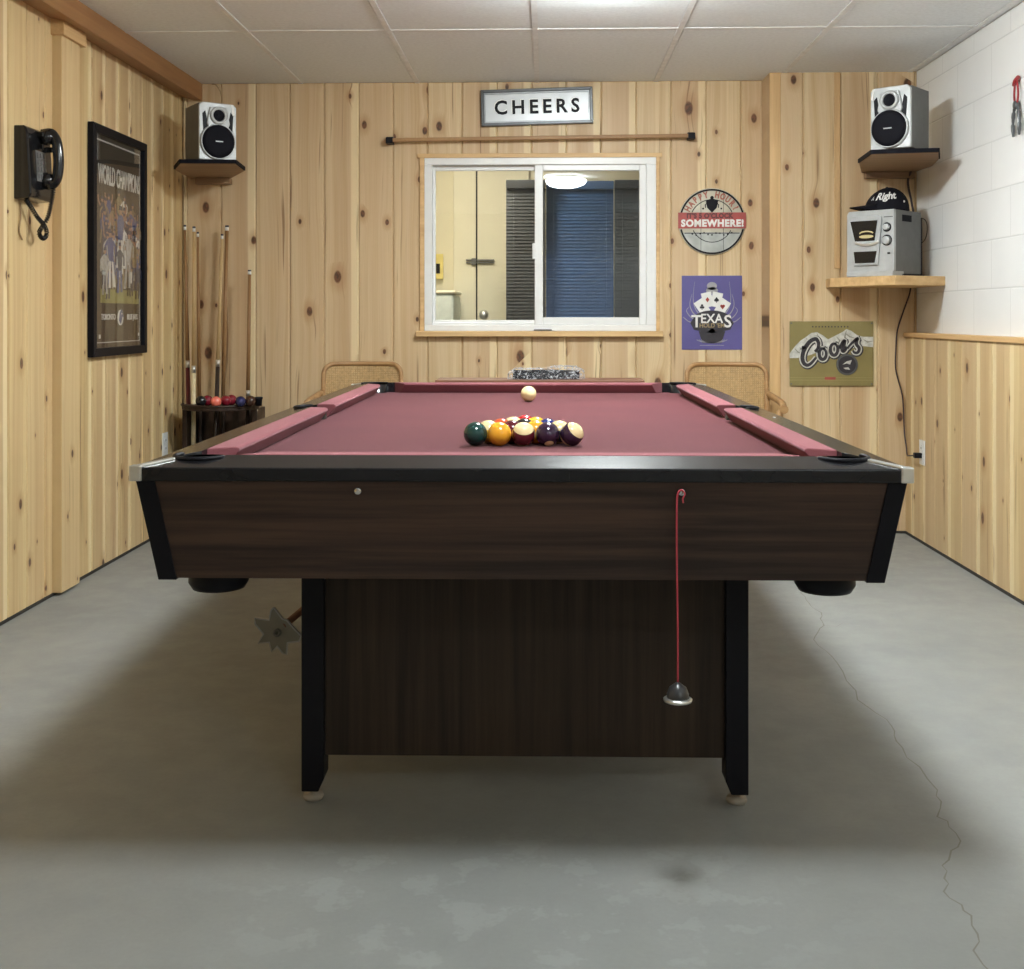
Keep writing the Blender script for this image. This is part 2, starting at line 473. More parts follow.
def smooth_path(pts, k=6):
    """Catmull-Rom through the points"""
    P = [Vector(p) for p in pts]
    out = []
    for i in range(len(P) - 1):
        p0, p1, p2, p3 = P[max(i - 1, 0)], P[i], P[i + 1], P[min(i + 2, len(P) - 1)]
        for j in range(k):
            t = j / k
            out.append(0.5 * ((2 * p1) + (p2 - p0) * t + (2 * p0 - 5 * p1 + 4 * p2 - p3) * t * t + (3 * p1 - p0 - 3 * p2 + p3) * t ** 3))
    out.append(P[-1])
    return out

# ---------------------------------------------------------------- the room
bm = B(); box(bm, LEFT - 0.1, BLOCK + 0.1, REAR - 0.1, BACK + 0.05, -0.08, 0)
floor = struct('floor', bm, 'floor')

bm = B()
crk = [(1.0, 4.6), (0.973, 4.389), (0.985, 4.2), (0.953, 4.035), (0.876, 3.847), (0.895, 3.6), (0.872, 3.25), (0.90, 3.05), (0.875, 2.9),
       (0.885, 2.638), (0.84, 2.5), (0.845, 2.387), (0.775, 2.28), (0.741, 2.179), (0.76, 2.08), (0.722, 1.974), (0.735, 1.8)]
random.seed(4)
pts = [Vector((p[0], p[1], 0)) for p in crk]
fine = []
for a, b in zip(pts, pts[1:]):
    for j in range(4):
        q = a.lerp(b, j / 4); fine.append((q.x + random.uniform(-.007, .007), -(q.y + random.uniform(-.007, .007))))
def crack(bm, path, w):
    mx = Matrix.Rotation(-PI / 2, 4, 'X')            # xz plane laid on the floor
    stroke(bm, path, [random.uniform(0.4, 1.1) * w for _ in path], 0.0, 0.0004, mx=Matrix(((1, 0, 0, 0), (0, 0, -1, 0), (0, 1, 0, 0), (0, 0, 0, 1))))
crack(bm, fine, 0.0035)
crack(bm, [(0.953, -4.035), (1.0, -4.02), (1.03, -4.06), (1.09, -4.03)], 0.003)
k = NT('hairline_crack'); k.bsdf((0.20, 0.19, 0.165, 1), 0.9)
M['crack'] = k.m
o = obj('crack', bm, 'crack', floor)

# ceiling: tiles in a T-bar grid
bx = [-1.876 + 0.0, -1.264, -0.662, -0.046, 0.561, 1.175, 1.786]
by = [BACK, 4.855, 3.635, 2.415, 1.195, -0.025, -1.245, REAR]
bm = B(); box(bm, LEFT - 0.1, BLOCK + 0.1, REAR - 0.1, BACK + 0.05, CEIL + 0.004, CEIL + 0.06)
ceiling = struct('ceiling', bm, 'tile')
bm = B()
for x in bx[1:]:
    box(bm, x - 0.012, x + 0.012, REAR, BACK, CEIL - 0.001, CEIL + 0.004)
for y in by[1:-1]:
    box(bm, LEFT, BLOCK, y - 0.012, y + 0.012, CEIL - 0.0005, CEIL + 0.004)
obj('ceiling_grid', bm, 'tbar', ceiling)
bm = B()
for x0, x1 in zip([LEFT] + bx[1:], bx[1:] + [BLOCK]):
    for y1, y0 in zip(by, by[1:]):
        if x1 - x0 > 0.05: box(bm, x0 + 0.015, x1 - 0.015, y0 + 0.015, y1 - 0.015, CEIL + 0.001, CEIL + 0.006)
obj('ceiling_tiles', bm, 'tile', ceiling)

def boards(bm, u0, u1, phase, w, base, out, z0, z1, axis, holes=(), g=0.006, gd=0.009, th=0.018):
    """vertical V-grooved boards whose face stands at 'base', facing 'out' (+1/-1) along the other axis"""
    k0 = math.floor((u0 - phase) / w)
    u = phase + k0 * w
    while u < u1 - 1e-6:
        a, b = max(u, u0), min(u + w, u1)
        if b - a > 0.004:
            cuts = sorted({a, b} | {h[0] for h in holes if a < h[0] < b} | {h[1] for h in holes if a < h[1] < b})
            for p, q in zip(cuts, cuts[1:]):
                zs = [(z0, z1)]
                for h in holes:
                    if h[0] <= (p + q) / 2 <= h[1]: zs = [(z0, h[2]), (h[3], z1)]
                ga = g if abs(p - a) < 1e-9 else 0.0
                gb = g if abs(q - b) < 1e-9 else 0.0
                prof = [(p, base - out * th), (p, base - out * (gd if ga else 0)), (p + ga, base), (q - gb, base),
                        (q, base - out * (gd if gb else 0)), (q, base - out * th)]
                pr = []
                for c in prof:
                    if not pr or (abs(c[0] - pr[-1][0]) + abs(c[1] - pr[-1][1])) > 1e-7: pr.append(c)
                for s, e in zs:
                    if axis == 'x': prism(bm, pr, s, e, 'z')
                    else: prism(bm, [(c[1], c[0]) for c in pr], s, e, 'z')
        u += w

WX0, WX1, WZ0, WZ1 = -0.632, 0.567, 0.985, 1.885      # window opening
bm = B()
boards(bm, LEFT, 1.105, -0.787 - 0.1782 * 8, 0.1782, BACK, -1, 0.01, CEIL + 0.003, 'x', [(WX0, WX1, WZ0, WZ1)])
box(bm, LEFT - 0.1, WX0, BACK + 0.016, BACK + 0.12, 0, CEIL); box(bm, WX1, BLOCK + 0.1, BACK + 0.016, BACK + 0.12, 0, CEIL)
box(bm, WX0, WX1, BACK + 0.016, BACK + 0.12, 0, WZ0); box(bm, WX0, WX1, BACK + 0.016, BACK + 0.12, WZ1, CEIL)
struct('wall_back', bm, 'pine_back')
bm = B()
boards(bm, 1.108, BLOCK, 1.265 - 0.1824 * 6, 0.1824, JUT, -1, 0.01, CEIL + 0.003, 'x')
box(bm, 1.102, BLOCK + 0.1, JUT + 0.016, BACK + 0.016, 0, CEIL)
box(bm, 1.100, 1.116, JUT + 0.001, BACK - 0.001, 0.01, CEIL)
struct('wall_back_right', bm, 'pine_jut')
bm = B()
for x in (1.416,): box(bm, x, x + 0.03, JUT - 0.007, JUT, 1.30, CEIL)
box(bm, 1.100, 1.155, JUT - 0.006, JUT + 0.01, 0.01, CEIL)
struct('trim_1', bm, 'pine_trim_z', bevel=0.002)

bm = B()
boards(bm, REAR, BACK, 4.60 - 0.15 * 50, 0.15, LEFT, 1, 0.012, CEIL + 0.003, 'y')
box(bm, LEFT - 0.1, LEFT - 0.016, REAR - 0.1, BACK, 0, CEIL)
struct('wall_left', bm, 'pine_left')
bm = B(); box(bm, LEFT, LEFT + 0.037, 4.365, 4.535, 0.012, 2.20)
struct('trim_2', bm, 'pine_post', bevel=0.002)
bm = B(); box(bm, LEFT, LEFT + 0.052, 4.35, 4.565, 2.135, 2.20)
struct('trim_3', bm, 'pine_trim_y', bevel=0.002)
bm = B(); prism(bm, [(LEFT - 0.002, 2.198), (LEFT + 0.104, 2.178), (LEFT + 0.104, CEIL + 0.003), (LEFT - 0.002, CEIL + 0.003)], REAR, BACK - 0.001, 'y')
struct('trim_4', bm, 'beam', bevel=0.002)

bm = B(); box(bm, BLOCK, BLOCK + 0.1, REAR - 0.1, BACK + 0.05, 0, CEIL + 0.003)
struct('wall_right', bm, 'block')
bm = B()
boards(bm, REAR, JUT, 5.83 - 0.17 * 50, 0.17, WAINS, -1, 0.012, 0.965, 'y', g=0.003, gd=0.003)
box(bm, WAINS + 0.012, BLOCK + 0.001, REAR, JUT, 0.0, 0.965)
struct('wall_right_lower', bm, 'pine_right')
bm = B(); box(bm, WAINS - 0.012, BLOCK, REAR, JUT, 0.965, 0.987)
struct('trim_5', bm, 'pine_trim_y', bevel=0.003)
bm = B(); box(bm, WAINS - 0.004, WAINS + 0.006, REAR, JUT, 0.0, 0.012); 
box(bm, LEFT - 0.01, LEFT + 0.003, REAR, BACK, 0.0, 0.012)
box(bm, LEFT, 1.10, BACK - 0.004, BACK + 0.01, 0.0, 0.012); box(bm, 1.1, WAINS, JUT - 0.004, JUT + 0.01, 0.0, 0.012)
struct('baseboard_gap', bm, 'dark_gap')
M['rear_paint'] = plain('rear_wall_paint', (0.50, 0.47, 0.42), 0.7)
bm = B(); box(bm, LEFT - 0.1, BLOCK + 0.1, REAR - 0.1, REAR, 0, CEIL)
struct('wall_front', bm, 'rear_paint')

# ---------------------------------------------------------------- window_1 and the room beyond it
win = bpy.data.objects.new('window_1', None); COL.objects.link(win); win['kind'] = 'structure'
win.location = (0, BACK, WZ0)
def wpart(name, boxes, mat, bevel=0.0, parent=win):
    bm = B()
    for b in boxes: box(bm, b[0], b[1], b[2] - BACK, b[3] - BACK, b[4] - WZ0, b[5] - WZ0)
    return obj(name, bm, mat, parent, bevel=bevel)
y0 = BACK - 0.012
wpart('window_trim', [(-0.66, 0.592, BACK - 0.016, BACK + 0.02, 1.878, 1.900), (-0.648, -0.624, BACK - 0.014, BACK + 0.02, 0.99, 1.88),
                      (0.562, 0.580, BACK - 0.014, BACK + 0.02, 0.99, 1.88)], 'pine_trim', 0.002)
wpart('window_sill', [(-0.665, 0.595, BACK - 0.045, BACK + 0.02, 0.962, 0.990)], 'pine_trim', 0.003)
wpart('window_frame', [(-0.624, 0.562, y0, BACK + 0.06, 1.842, 1.878), (-0.624, 0.562, y0, BACK + 0.06, 0.99, 1.022),
                       (-0.624, -0.585, y0, BACK + 0.06, 1.022, 1.842), (0.512, 0.562, y0, BACK + 0.06, 1.022, 1.842),
                       (-0.585, 0.512, BACK + 0.01, BACK + 0.06, 1.022, 1.034)], 'vinyl', 0.003)
s1 = wpart('window_sash', [(-0.058, -0.016, BACK - 0.002, BACK + 0.028, 1.022, 1.842), (0.478, 0.512, BACK - 0.002, BACK + 0.028, 1.022, 1.842),
                      (-0.016, 0.478, BACK - 0.001, BACK + 0.028, 1.812, 1.842), (-0.016, 0.478, BACK - 0.001, BACK + 0.028, 1.022, 1.060)], 'vinyl', 0.003)
wpart('pane', [(-0.016, 0.478, BACK + 0.010, BACK + 0.014, 1.060, 1.812)], 'glass')
s2 = wpart('window_sash', [(-0.585, -0.571, BACK + 0.032, BACK + 0.055, 1.034, 1.842), (-0.058, -0.020, BACK + 0.032, BACK + 0.055, 1.034, 1.842),
                      (-0.571, -0.058, BACK + 0.033, BACK + 0.055, 1.818, 1.842), (-0.571, -0.058, BACK + 0.033, BACK + 0.055, 1.022, 1.046)], 'vinyl', 0.002)
wpart('pane', [(-0.571, -0.058, BACK + 0.042, BACK + 0.045, 1.046, 1.818)], 'glass')
wpart('latch', [(-0.070, -0.056, BACK - 0.012, BACK + 0.0, 1.36, 1.44)], 'vinyl', 0.003)
wpart('latch', [(-0.062, 0.03, BACK - 0.024, BACK - 0.012, 0.993, 0.999)], 'grey_side', 0.002)

bm = B(); box(bm, -2.6, 2.6, BACK + 0.12, 8.5, -0.08, 0)
struct('floor_next_room', bm, 'floor')
bm = B(); box(bm, -2.6, 2.6, BACK + 0.12, 8.5, 2.35, 2.42)
struct('ceiling_next_room', bm, 'tile')
bm = B(); box(bm, -2.6, 2.6, 8.3, 8.4, 0, 2.35)
struct('wall_next_room_back', bm, 'cream')
bm = B(); box(bm, -2.6, -2.5, BACK + 0.12, 8.4, 0, 2.35)
struct('wall_next_room_left', bm, 'cream')
bm = B(); box(bm, 2.5, 2.6, BACK + 0.12, 8.4, 0, 2.35)
struct('wall_next_room_right', bm, 'cream')
# plank door on the far wall
M['door_cream'] = plain('door_cream', (0.84, 0.79, 0.60), 0.5, var=0.03, scale=4)
door = bpy.data.objects.new('door_1', None); COL.objects.link(door); door['kind'] = 'structure'; door.location = (0, 8.3, 0)
bm = B(); box(bm, -0.66, -0.50, -0.034, 0.0, 0, 2.34)
obj('door_panel', bm, 'door_cream', door, bevel=0.004)
bm = B(); box(bm, -0.49, -0.12, -0.03, 0.0, 0, 2.34)
obj('door_panel', bm, 'door_cream', door, bevel=0.004)
bm = B(); box(bm, -0.501, -0.489, -0.02, -0.001, 0, 2.34)
obj('door_gap', bm, 'black', door)
bm = B(); box(bm, -0.57, -0.37, -0.052, -0.03, 1.444, 1.452); box(bm, -0.57, -0.37, -0.052, -0.03, 1.462, 1.470)
box(bm, -0.53, -0.50, -0.055, -0.03, 1.432, 1.478)
obj('door_latch', bm, 'grey_side', door)
bm = B(); lathe(bm, [(0.0, 0.09), (0.03, 0.08), (0.035, 0.06), (0.012, 0.04), (0.012, 0.0)], 16, FACE(-0.44, -0.03, 1.075))
obj('door_handle', bm, 'silver', door)
M['yellow'] = plain('yellowed_plastic', (0.80, 0.66, 0.22), 0.4)
t = thing('wall_thermostat', 'small yellowed box with a black button on the cream wall beyond the window', 'thermostat', (-0.768, 8.285, 1.42))
boxobj('housing', (-0.035, 0.035, -0.03, 0.0, -0.09, 0.09), 'yellow', t, 0.005)
boxobj('button', (-0.015, 0.012, -0.036, -0.03, -0.05, 0.02), 'black', t)
M['pale'] = plain('pale_green_board', (0.74, 0.80, 0.72), 0.5)
t = thing('storage_chest', 'pale chest seen low at the left of the window beyond the glass', 'chest', (-0.93, 7.9, 0))
boxobj('body', (-0.35, 0.325, -0.3, 0.3, 0.02, 1.21), 'pale', t, 0.02)
boxobj('lid', (-0.36, 0.335, -0.31, 0.3, 1.213, 1.235), 'door_cream', t, 0.01)

M['slat_dark'] = plain('charcoal_slats', (0.035, 0.038, 0.04), 0.5)
M['slat_reflect'] = plain('blue_reflection_slats', (0.05, 0.12, 0.29), 0.45)  # blue of the pane's reflection painted into the slats
M['slat_grey'] = plain('grey_slats', (0.05, 0.065, 0.085), 0.5)
def blind(x0, x1, Y, mat, label):
    t = thing('window_blind', label, 'blind', ((x0 + x1) / 2, Y, 0.035), 0, 'slatted blinds hanging in the room beyond the window')
    w = (x1 - x0) / 2
    boxobj('headrail', (-w, w, -0.03, 0.03, 1.86, 1.915), mat, t, 0.004)
    bm = B()
    z = 0.0
    while z < 1.855:
        box(bm, -w, w, -0.0125, 0.0125, -0.0008, 0.0008, TR(0, 0, z, rx=math.radians(70))); z += 0.022
    obj('slats', bm, mat, t)
    bm = B()
    for x in (-w + 0.05, w - 0.05): tube(bm, [(x, -0.018, 0), (x, -0.018, 1.86)], 0.0015, 5)
    obj('ladder_cord', bm, mat, t)
    boxobj('bottom_rail', (-w, w, -0.013, 0.013, -0.03, -0.012), mat, t, 0.003)
blind(-0.26, -0.002, 7.55, 'slat_dark', 'charcoal slatted blind seen through the left pane')
blind(0.0, 0.443, 7.62, 'slat_reflect', 'slatted blind behind the right pane, coloured blue for the glass reflection')
blind(0.445, 0.95, 7.57, 'slat_grey', 'dark grey slatted blind at the right edge of the right pane')
# ceiling lamp of the next room
def lamp(x, y, z, mat, label, r=0.18):
    t = thing('ceiling_light', label, 'light', (x, y, z))
    bm = B(); lathe(bm, [(r * 0.55, 0.0), (r * 0.8, -0.004), (r * 0.85, -0.012), (r * 0.8, -0.02), (0.0, -0.02)], 40)
    obj('base', bm, 'white', t)
    bm = B()
    lathe(bm, [(r * 0.86, -0.021), (r * 0.97, -0.030)] + [(r * math.cos(a), -0.031 - 0.068 * math.sin(a)) for a in [PI / 2 * i / 7 for i in range(0, 7)]] + [(0.0, -0.099)], 40)
    obj('lamp_shade', bm, mat, t)
    bm = B(); lathe(bm, [(0.009, -0.098), (0.011, -0.104), (0.004, -0.112), (0.0, -0.114)], 12)
    obj('finial', bm, 'silver', t)
    return t
lamp(LAMPS[0][0], LAMPS[0][1], CEIL - 0.001, 'dome', 'round white dome ceiling light above the near end of the pool table')
lamp(LAMPS[1][0], LAMPS[1][1], CEIL - 0.001, 'dome2', 'round white dome ceiling light above the middle of the pool table')
M['dome_fill'] = emit_mat('fill_lamp_dome', LAMP_RGB, LAMPS[2][2])  # added lamp that brightens the table front and near walls
lamp(LAMPS[2][0], LAMPS[2][1], CEIL - 0.001, 'dome_fill', 'added white dome fill lamp behind the camera')
M['dome3'] = emit_mat('lamp_dome_c', (1.0, 0.94, 0.76), NEXT_ROOM_LAMP[2])
lamp(NEXT_ROOM_LAMP[0], NEXT_ROOM_LAMP[1], 2.35, 'dome3', 'round ceiling light of the room beyond the window')

# ---------------------------------------------------------------- pool table
TC = (-0.062, 3.480)
table = thing('pool_table', 'large pool table with maroon cloth, black rails and dark walnut sides', 'pool table',
              (TC[0], TC[1], 0), math.radians(0.5))
NX, NY = 0.582, 1.175           # nose lines
BX, BY = 0.637, 1.230           # cushion / rail boundary
OX, OY = 0.728, 1.316           # outer edge
BED, TOP, OUT = 0.757, 0.797, 0.782
POCK = [(sx * (BX - 0.016), sy * (BY - 0.012), 0.050) for sx in (-1, 1) for sy in (-1, 1)] + [(sx * (BX + 0.008), 0.0, 0.046) for sx in (-1, 1)]

def cut_pockets(o, extra=0.0):
    bmc = B()
    for x, y, r in POCK:
        lathe(bmc, [(r + extra, 0.60), (r + extra, 0.9)], 40, TR(x, y, 0))
    bmesh.ops.recalc_face_normals(bmc, faces=bmc.faces)
    me = bpy.data.meshes.new('cut'); bmc.to_mesh(me); bmc.free()
    c = bpy.data.objects.new('cut', me); COL.objects.link(c)
    c.parent = table
    md = o.modifiers.new('cut', 'BOOLEAN'); md.object = c; md.operation = 'DIFFERENCE'; md.solver = 'EXACT'
    fresh(o)
    bpy.data.objects.remove(c); bpy.data.meshes.remove(me)

bed = boxobj('bed_cloth', (-BX - 0.01, BX + 0.01, -BY - 0.01, BY + 0.01, BED - 0.03, BED), 'felt', table)
cut_pockets(bed)

def quad_solid(bm, top, zb):
    """top: 4 points (x,y,z); bottom at zb(x,y) directly beneath"""
    T = [bm.verts.new(p) for p in top]; L = [bm.verts.new((p[0], p[1], zb)) for p in top]
    bm.faces.new(T); bm.faces.new(L[::-1])
    for i in range(4): bm.faces.new((T[i], L[i], L[(i + 1) % 4], T[(i + 1) % 4]))
def rail(pts):
    bm = B(); quad_solid(bm, pts, 0.7565)
    o = obj('rail', bm, 'rail', table)
    bmesh_fix = None
    cut_pockets(o)
    md = o.modifiers.new('bevel', 'BEVEL'); md.width = 0.003; md.segments = 2; md.limit_method = 'ANGLE'
    return o
rail([(-BX, -BY, TOP), (BX, -BY, TOP), (OX, -OY, OUT), (-OX, -OY, OUT)])
rail([(-BX, BY, TOP), (-OX, OY, OUT), (OX, OY, OUT), (BX, BY, TOP)])
rail([(BX, -BY, TOP), (BX, BY, TOP), (OX, OY, OUT), (OX, -OY, OUT)])
rail([(-BX, -BY, TOP), (-OX, -OY, OUT), (-OX, OY, OUT), (-BX, BY, TOP)])

def cushion(a0, a1, ja, jb, nose, back, along, sign):
    """triangular rubber cushion under felt. a0..a1: extent along at the nose; ja/jb: how much farther the back runs at each end"""
    bm = B()
    prof = [(nose + 0.000, 0.793, 0.0), (nose + 0.006, 0.7968, 0.1), (back, TOP + 0.0005, 1.0), (back, BED, 1.0), (nose + 0.024, BED, 0.4), (nose + 0.001, 0.788, 0.0)]
    ends = []
    for a, j in ((a0, -ja), (a1, jb)):
        ring = []
        for d, z, f in prof:
            p = (a + j * f, sign * d, z)
            if along == 'y': p = (sign * d, a + j * f, z)
            ring.append(bm.verts.new(p))
        ends.append(ring)
    n = len(prof)
    bm.faces.new(ends[0]); bm.faces.new(ends[1][::-1])
    for i in range(n):
        bm.faces.new((ends[0][i], ends[0][(i + 1) % n], ends[1][(i + 1) % n], ends[1][i]))
    obj('cushion', bm, 'felt_pale', table, bevel=0.002)
for sy in (-1, 1):
    cushion(-NX + 0.085, NX - 0.085, 0.046, 0.046, NY, BY, 'x', sy)
for sx in (-1, 1):
    cushion(-NY + 0.085, -0.066, 0.046, 0.012, NX, BX, 'y', sx)
    cushion(0.066, NY - 0.085, 0.012, 0.046, NX, BX, 'y', sx)

# pocket liners: open cups hanging in the holes, with a raised rim round the outside of each hole
for x, y, r in POCK:
    bm = B()
    depth = 0.12
    lathe(bm, [(r, 0.79), (r * 1.0, 0.79 - depth), (0.0, 0.79 - depth - 0.012), (0.0, 0.79 - depth - 0.009), (r - 0.004, 0.793 - depth), (r - 0.004, 0.79)], 32, TR(x, y, 0))
    pk = obj('pocket', bm, 'black_plastic', table)
    bm = B()
    a = math.atan2(y, x) if abs(y) > 0.1 else (0 if x > 0 else PI)
    span = 1.62 if abs(y) > 0.1 else 1.5
    zr = 0.797
    pts = [(x + (r + 0.003) * math.cos(a + t), y + (r + 0.003) * math.sin(a + t), zr - 0.0015 * math.cos(t * 0.8) - 0.003) for t in [-span + 2 * span * i / 26 for i in range(27)]]
    tube(bm, pts, [0.003] + [0.0048] * 25 + [0.003], 8)
    obj('pocket_rim', bm, 'black', pk)
    if abs(y) > 0.1:    # round drop cup under the cabinet
        bm = B(); lathe(bm, [(0.060, 0.59), (0.060, 0.530), (0.052, 0.517), (0.0, 0.513)], 36, TR(x * 0.985, y * 0.935, 0))
        obj('drop_cup', bm, 'black', pk)

# aluminium corner caps
for sx in (-1, 1):
    for sy in (-1, 1):
        bm = B()
        dx, dy = (OX - BX), (OY - BY)
        L = math.hypot(dx, dy)
        ux, uy = sx * dx / L, sy * dy / L
        px_, py_ = -uy, ux
        w = 0.0075
        s0, s1 = 0.040, L - 0.002
        def pt(s, t, lift):
            x = sx * BX + ux * s + px_ * t; y = sy * BY + uy * s + py_ * t
            return (x, y, TOP + (OUT - TOP) * s / L + lift)
        q = [pt(s0, -w, 0.0), pt(s1, -w, 0.0), pt(s1, w, 0.0), pt(s0, w, 0.0)]
        T = [bm.verts.new((p[0], p[1], p[2] + 0.003)) for p in q]; Lw = [bm.verts.new((p[0], p[1], p[2] - 0.003)) for p in q]
        bm.faces.new(T); bm.faces.new(Lw[::-1])
        for i in range(4): bm.faces.new((T[i], Lw[i], Lw[(i + 1) % 4], T[(i + 1) % 4]))
        cx, cy = sx * (OX + 0.004), sy * (OY + 0.004)
        c = 0.022
        prism(bm, [(cx, cy), (cx - sx * c, cy), (cx - sx * (c + 0.002), cy - sy * 0.006), (cx - sx * 0.006, cy - sy * (c + 0.002)), (cx, cy - sy * c)], 0.757, 0.786)
        obj('corner_cap', bm, 'silver', table, bevel=0.002)

# apron: four sloping walnut boards between black corner posts
AT, AB = 0.7565, 0.566
def plate(name, mat, a, b, c, d, th, inward):
    """a,b top corners, c,d bottom corners (outer face), thickness inward vector"""
    bm = B(); iv = Vector(inward) * th
    O = [bm.verts.new(p) for p in (a, b, c, d)]; I = [bm.verts.new(Vector(p) + iv) for p in (a, b, c, d)]
    bm.faces.new(O); bm.faces.new(I[::-1])
    for i in range(4): bm.faces.new((O[i], I[i], I[(i + 1) % 4], O[(i + 1) % 4]))
    return obj(name, bm, mat, table)
ax, ay, sl = OX - 0.010, OY - 0.010, 0.032
for sy in (-1, 1):
    plate('end_panel', 'laminate', (-ax + 0.002, sy * ay, AT), (ax - 0.002, sy * ay, AT), (ax - sl - 0.002, sy * (ay - sl), AB), (-ax + sl + 0.002, sy * (ay - sl), AB), 0.02, (0, -sy, 0))
for sx in (-1, 1):
    plate('side_panel', 'laminate_y', (sx * ax, -ay + 0.002, AT), (sx * ax, ay - 0.002, AT), (sx * (ax - sl), ay - sl - 0.002, AB), (sx * (ax - sl), -ay + sl + 0.002, AB), 0.02, (-sx, 0, 0))
for sx in (-1, 1):
    for sy in (-1, 1):
        bm = B(); pw = 0.031; e = 0.004
        top = [(sx * (ax + e), sy * (ay + e)), (sx * (ax - pw), sy * (ay + e)), (sx * (ax - pw), sy * (ay - 0.01)), (sx * (ax - 0.01), sy * (ay - 0.01)), (sx * (ax - 0.01), sy * (ay - pw)), (sx * (ax + e), sy * (ay - pw))]
        bot = [(p[0] - sx * sl, p[1] - sy * sl) for p in top]
        T = [bm.verts.new((p[0], p[1], AT)) for p in top]; L = [bm.verts.new((p[0], p[1], AB - 0.003)) for p in bot]
        bm.faces.new(T); bm.faces.new(L[::-1])
        for i in range(6): bm.faces.new((T[i], L[i], L[(i + 1) % 6], T[(i + 1) % 6]))
        obj('corner_post', bm, 'black', table, bevel=0.001)
boxobj('cabinet_bottom', (-0.62, 0.62, -1.21, 1.21, 0.585, 0.60), 'black', table)
boxobj('slate_support', (-0.60, 0.60, -1.19, 1.19, 0.60, 0.70), 'black', table)
# pedestal
M['sign_edge'] = plain('sign_edge', (0.33, 0.34, 0.35), 0.35, metal=0.5)
M['grey_foot'] = plain('dusty_foot', (0.30, 0.27, 0.23), 0.6)
M['dull_metal'] = plain('dull_metal', (0.21, 0.20, 0.17), 0.45, metal=0.3)
for sy in (-1, 1):
    yl = sy * 0.925
    for sx in (-1, 1):
        xo = sx * 0.487 + 0.006
        xi = sx * 0.438 + 0.006
        bm = B()
        prism(bm, [(xo, 0.585), (xo, 0.027), (xi + sx * 0.012, 0.027), (xi, 0.055), (xi, 0.585)], yl - 0.03, yl + 0.03, 'y')
        lg = obj('leg', bm, 'black', table, bevel=0.002)
        bm = B(); lathe(bm, [(0.008, 0.03), (0.008, 0.014), (0.021, 0.013), (0.023, 0.006), (0.02, 0.0), (0.0, 0.0)], 20, TR(sx * 0.466 + 0.006, yl, 0))
        obj('foot', bm, 'grey_foot', lg)
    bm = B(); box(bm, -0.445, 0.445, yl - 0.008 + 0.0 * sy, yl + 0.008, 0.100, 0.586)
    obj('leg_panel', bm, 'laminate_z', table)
boxobj('stretcher', (-0.06, 0.06, -0.917, 0.917, 0.36, 0.585), 'laminate_y', table)
# screws in the near apron and small brass sights on the side rails
for xw in (-0.3065, 0.3010):
    bm = B(); lathe(bm, [(0.0075, 0.0), (0.0075, 0.003), (0.004, 0.005), (0.0, 0.005)], 14, FACE(xw + 0.003, -ay + 0.0028, 0.738))
    obj('screw', bm, 'chrome', table)
for sx in (1,):
    for yy in (-0.30,):
        bm = B(); lathe(bm, [(0.004, -0.002), (0.004, 0.0008), (0.0, 0.0012)], 12, TR(sx * (BX + 0.045), yy, TOP - 0.0063))
        obj('sight', bm, 'silver', table)

# red cord hung from the right screw, weighted by a dark dome with a rim
cordx, cordy = 0.2475, table.location.y - ay - 0.012
tz = math.radians(0.5)
def tw(lx, ly): return (TC[0] + lx * math.cos(tz) - ly * math.sin(tz), TC[1] + lx * math.sin(tz) + ly * math.cos(tz))
hx, hy = tw(0.3020, -ay - 0.006)
t = thing('hanging_chalk_holder', 'small dark rimmed dome hanging on a thin red string from the table apron', 'chalk holder', (hx, hy, 0.739))
bm = B()
tube(bm, smooth_path([(0.002, -0.002, 0.004), (-0.006, -0.003, -0.003), (-0.008, -0.003, -0.04), (-0.0075, -0.002, -0.15), (-0.006, -0.002, -0.26), (-0.006, -0.002, -0.358)]), 0.0019, 7)
obj('string', bm, 'red_cord', t)
bm = B(); tube(bm, smooth_path([(0.002, -0.003, 0.004), (0.007, -0.004, -0.003), (0.003, -0.004, -0.012), (0.004, -0.004, -0.02)]), 0.0016, 6)
obj('knot', bm, 'red_cord', t)
bm = B(); lathe(bm, [(0.003, 0.004), (0.008, 0.0), (0.016, -0.006), (0.0205, -0.018), (0.021, -0.026), (0.0, -0.026)], 24, TR(-0.006, -0.002, -0.358))
obj('dome', bm, 'rubber', t)
bm = B(); lathe(bm, [(0.021, -0.024), (0.027, -0.027), (0.026, -0.031), (0.019, -0.030)], 24, TR(-0.006, -0.002, -0.358))
obj('rim', bm, 'silver', t)

# bridge stick with a star shaped head hanging under the left side
ang = math.radians(20)
t = thing('bridge_stick', 'brown bridge stick with a star shaped head under the table beside the left leg', 'bridge stick', (-0.666, 2.86, 0.283))
bm = B()
R = [(0.062, 98), (0.036, 70), (0.038, 50), (0.040, 20), (0.060, -8), (0.058, -22), (0.036, -45), (0.060, -68), (0.052, -76), (0.034, -90), (0.050, -106), (0.032, -128), (0.055, -150), (0.034, -172), (0.058, 160), (0.066, 148), (0.036, 124), (0.056, 106)]
prism(bm, [(r * math.cos(math.radians(a)), r * math.sin(math.radians(a))) for r, a in R], -0.003, 0.003, 'y')
hd = obj('bridge_head', bm, 'dull_metal', t, bevel=0.0015)
bm = B(); so = [(r * math.cos(math.radians(a)), r * math.sin(math.radians(a))) for r, a in R]
stroke(bm, so + [so[0]], 0.0035, -0.0045, 0.0045)
obj('outline', bm, 'sign_edge' if 'sign_edge' in M else 'silver', hd)
bm = B(); lathe(bm, [(0.010, 0.0), (0.010, 0.006), (0.004, 0.006), (0.004, 0.0)], 16, FACE(0.0, -0.003, 0.0))
obj('collar', bm, 'grey_side', hd)
bm = B(); tube(bm, [(0.014, 0.0, 0.014), (0.40, 0.68, 0.285)], [0.0085, 0.011], 12)
obj('shaft', bm, 'red_wood', t)
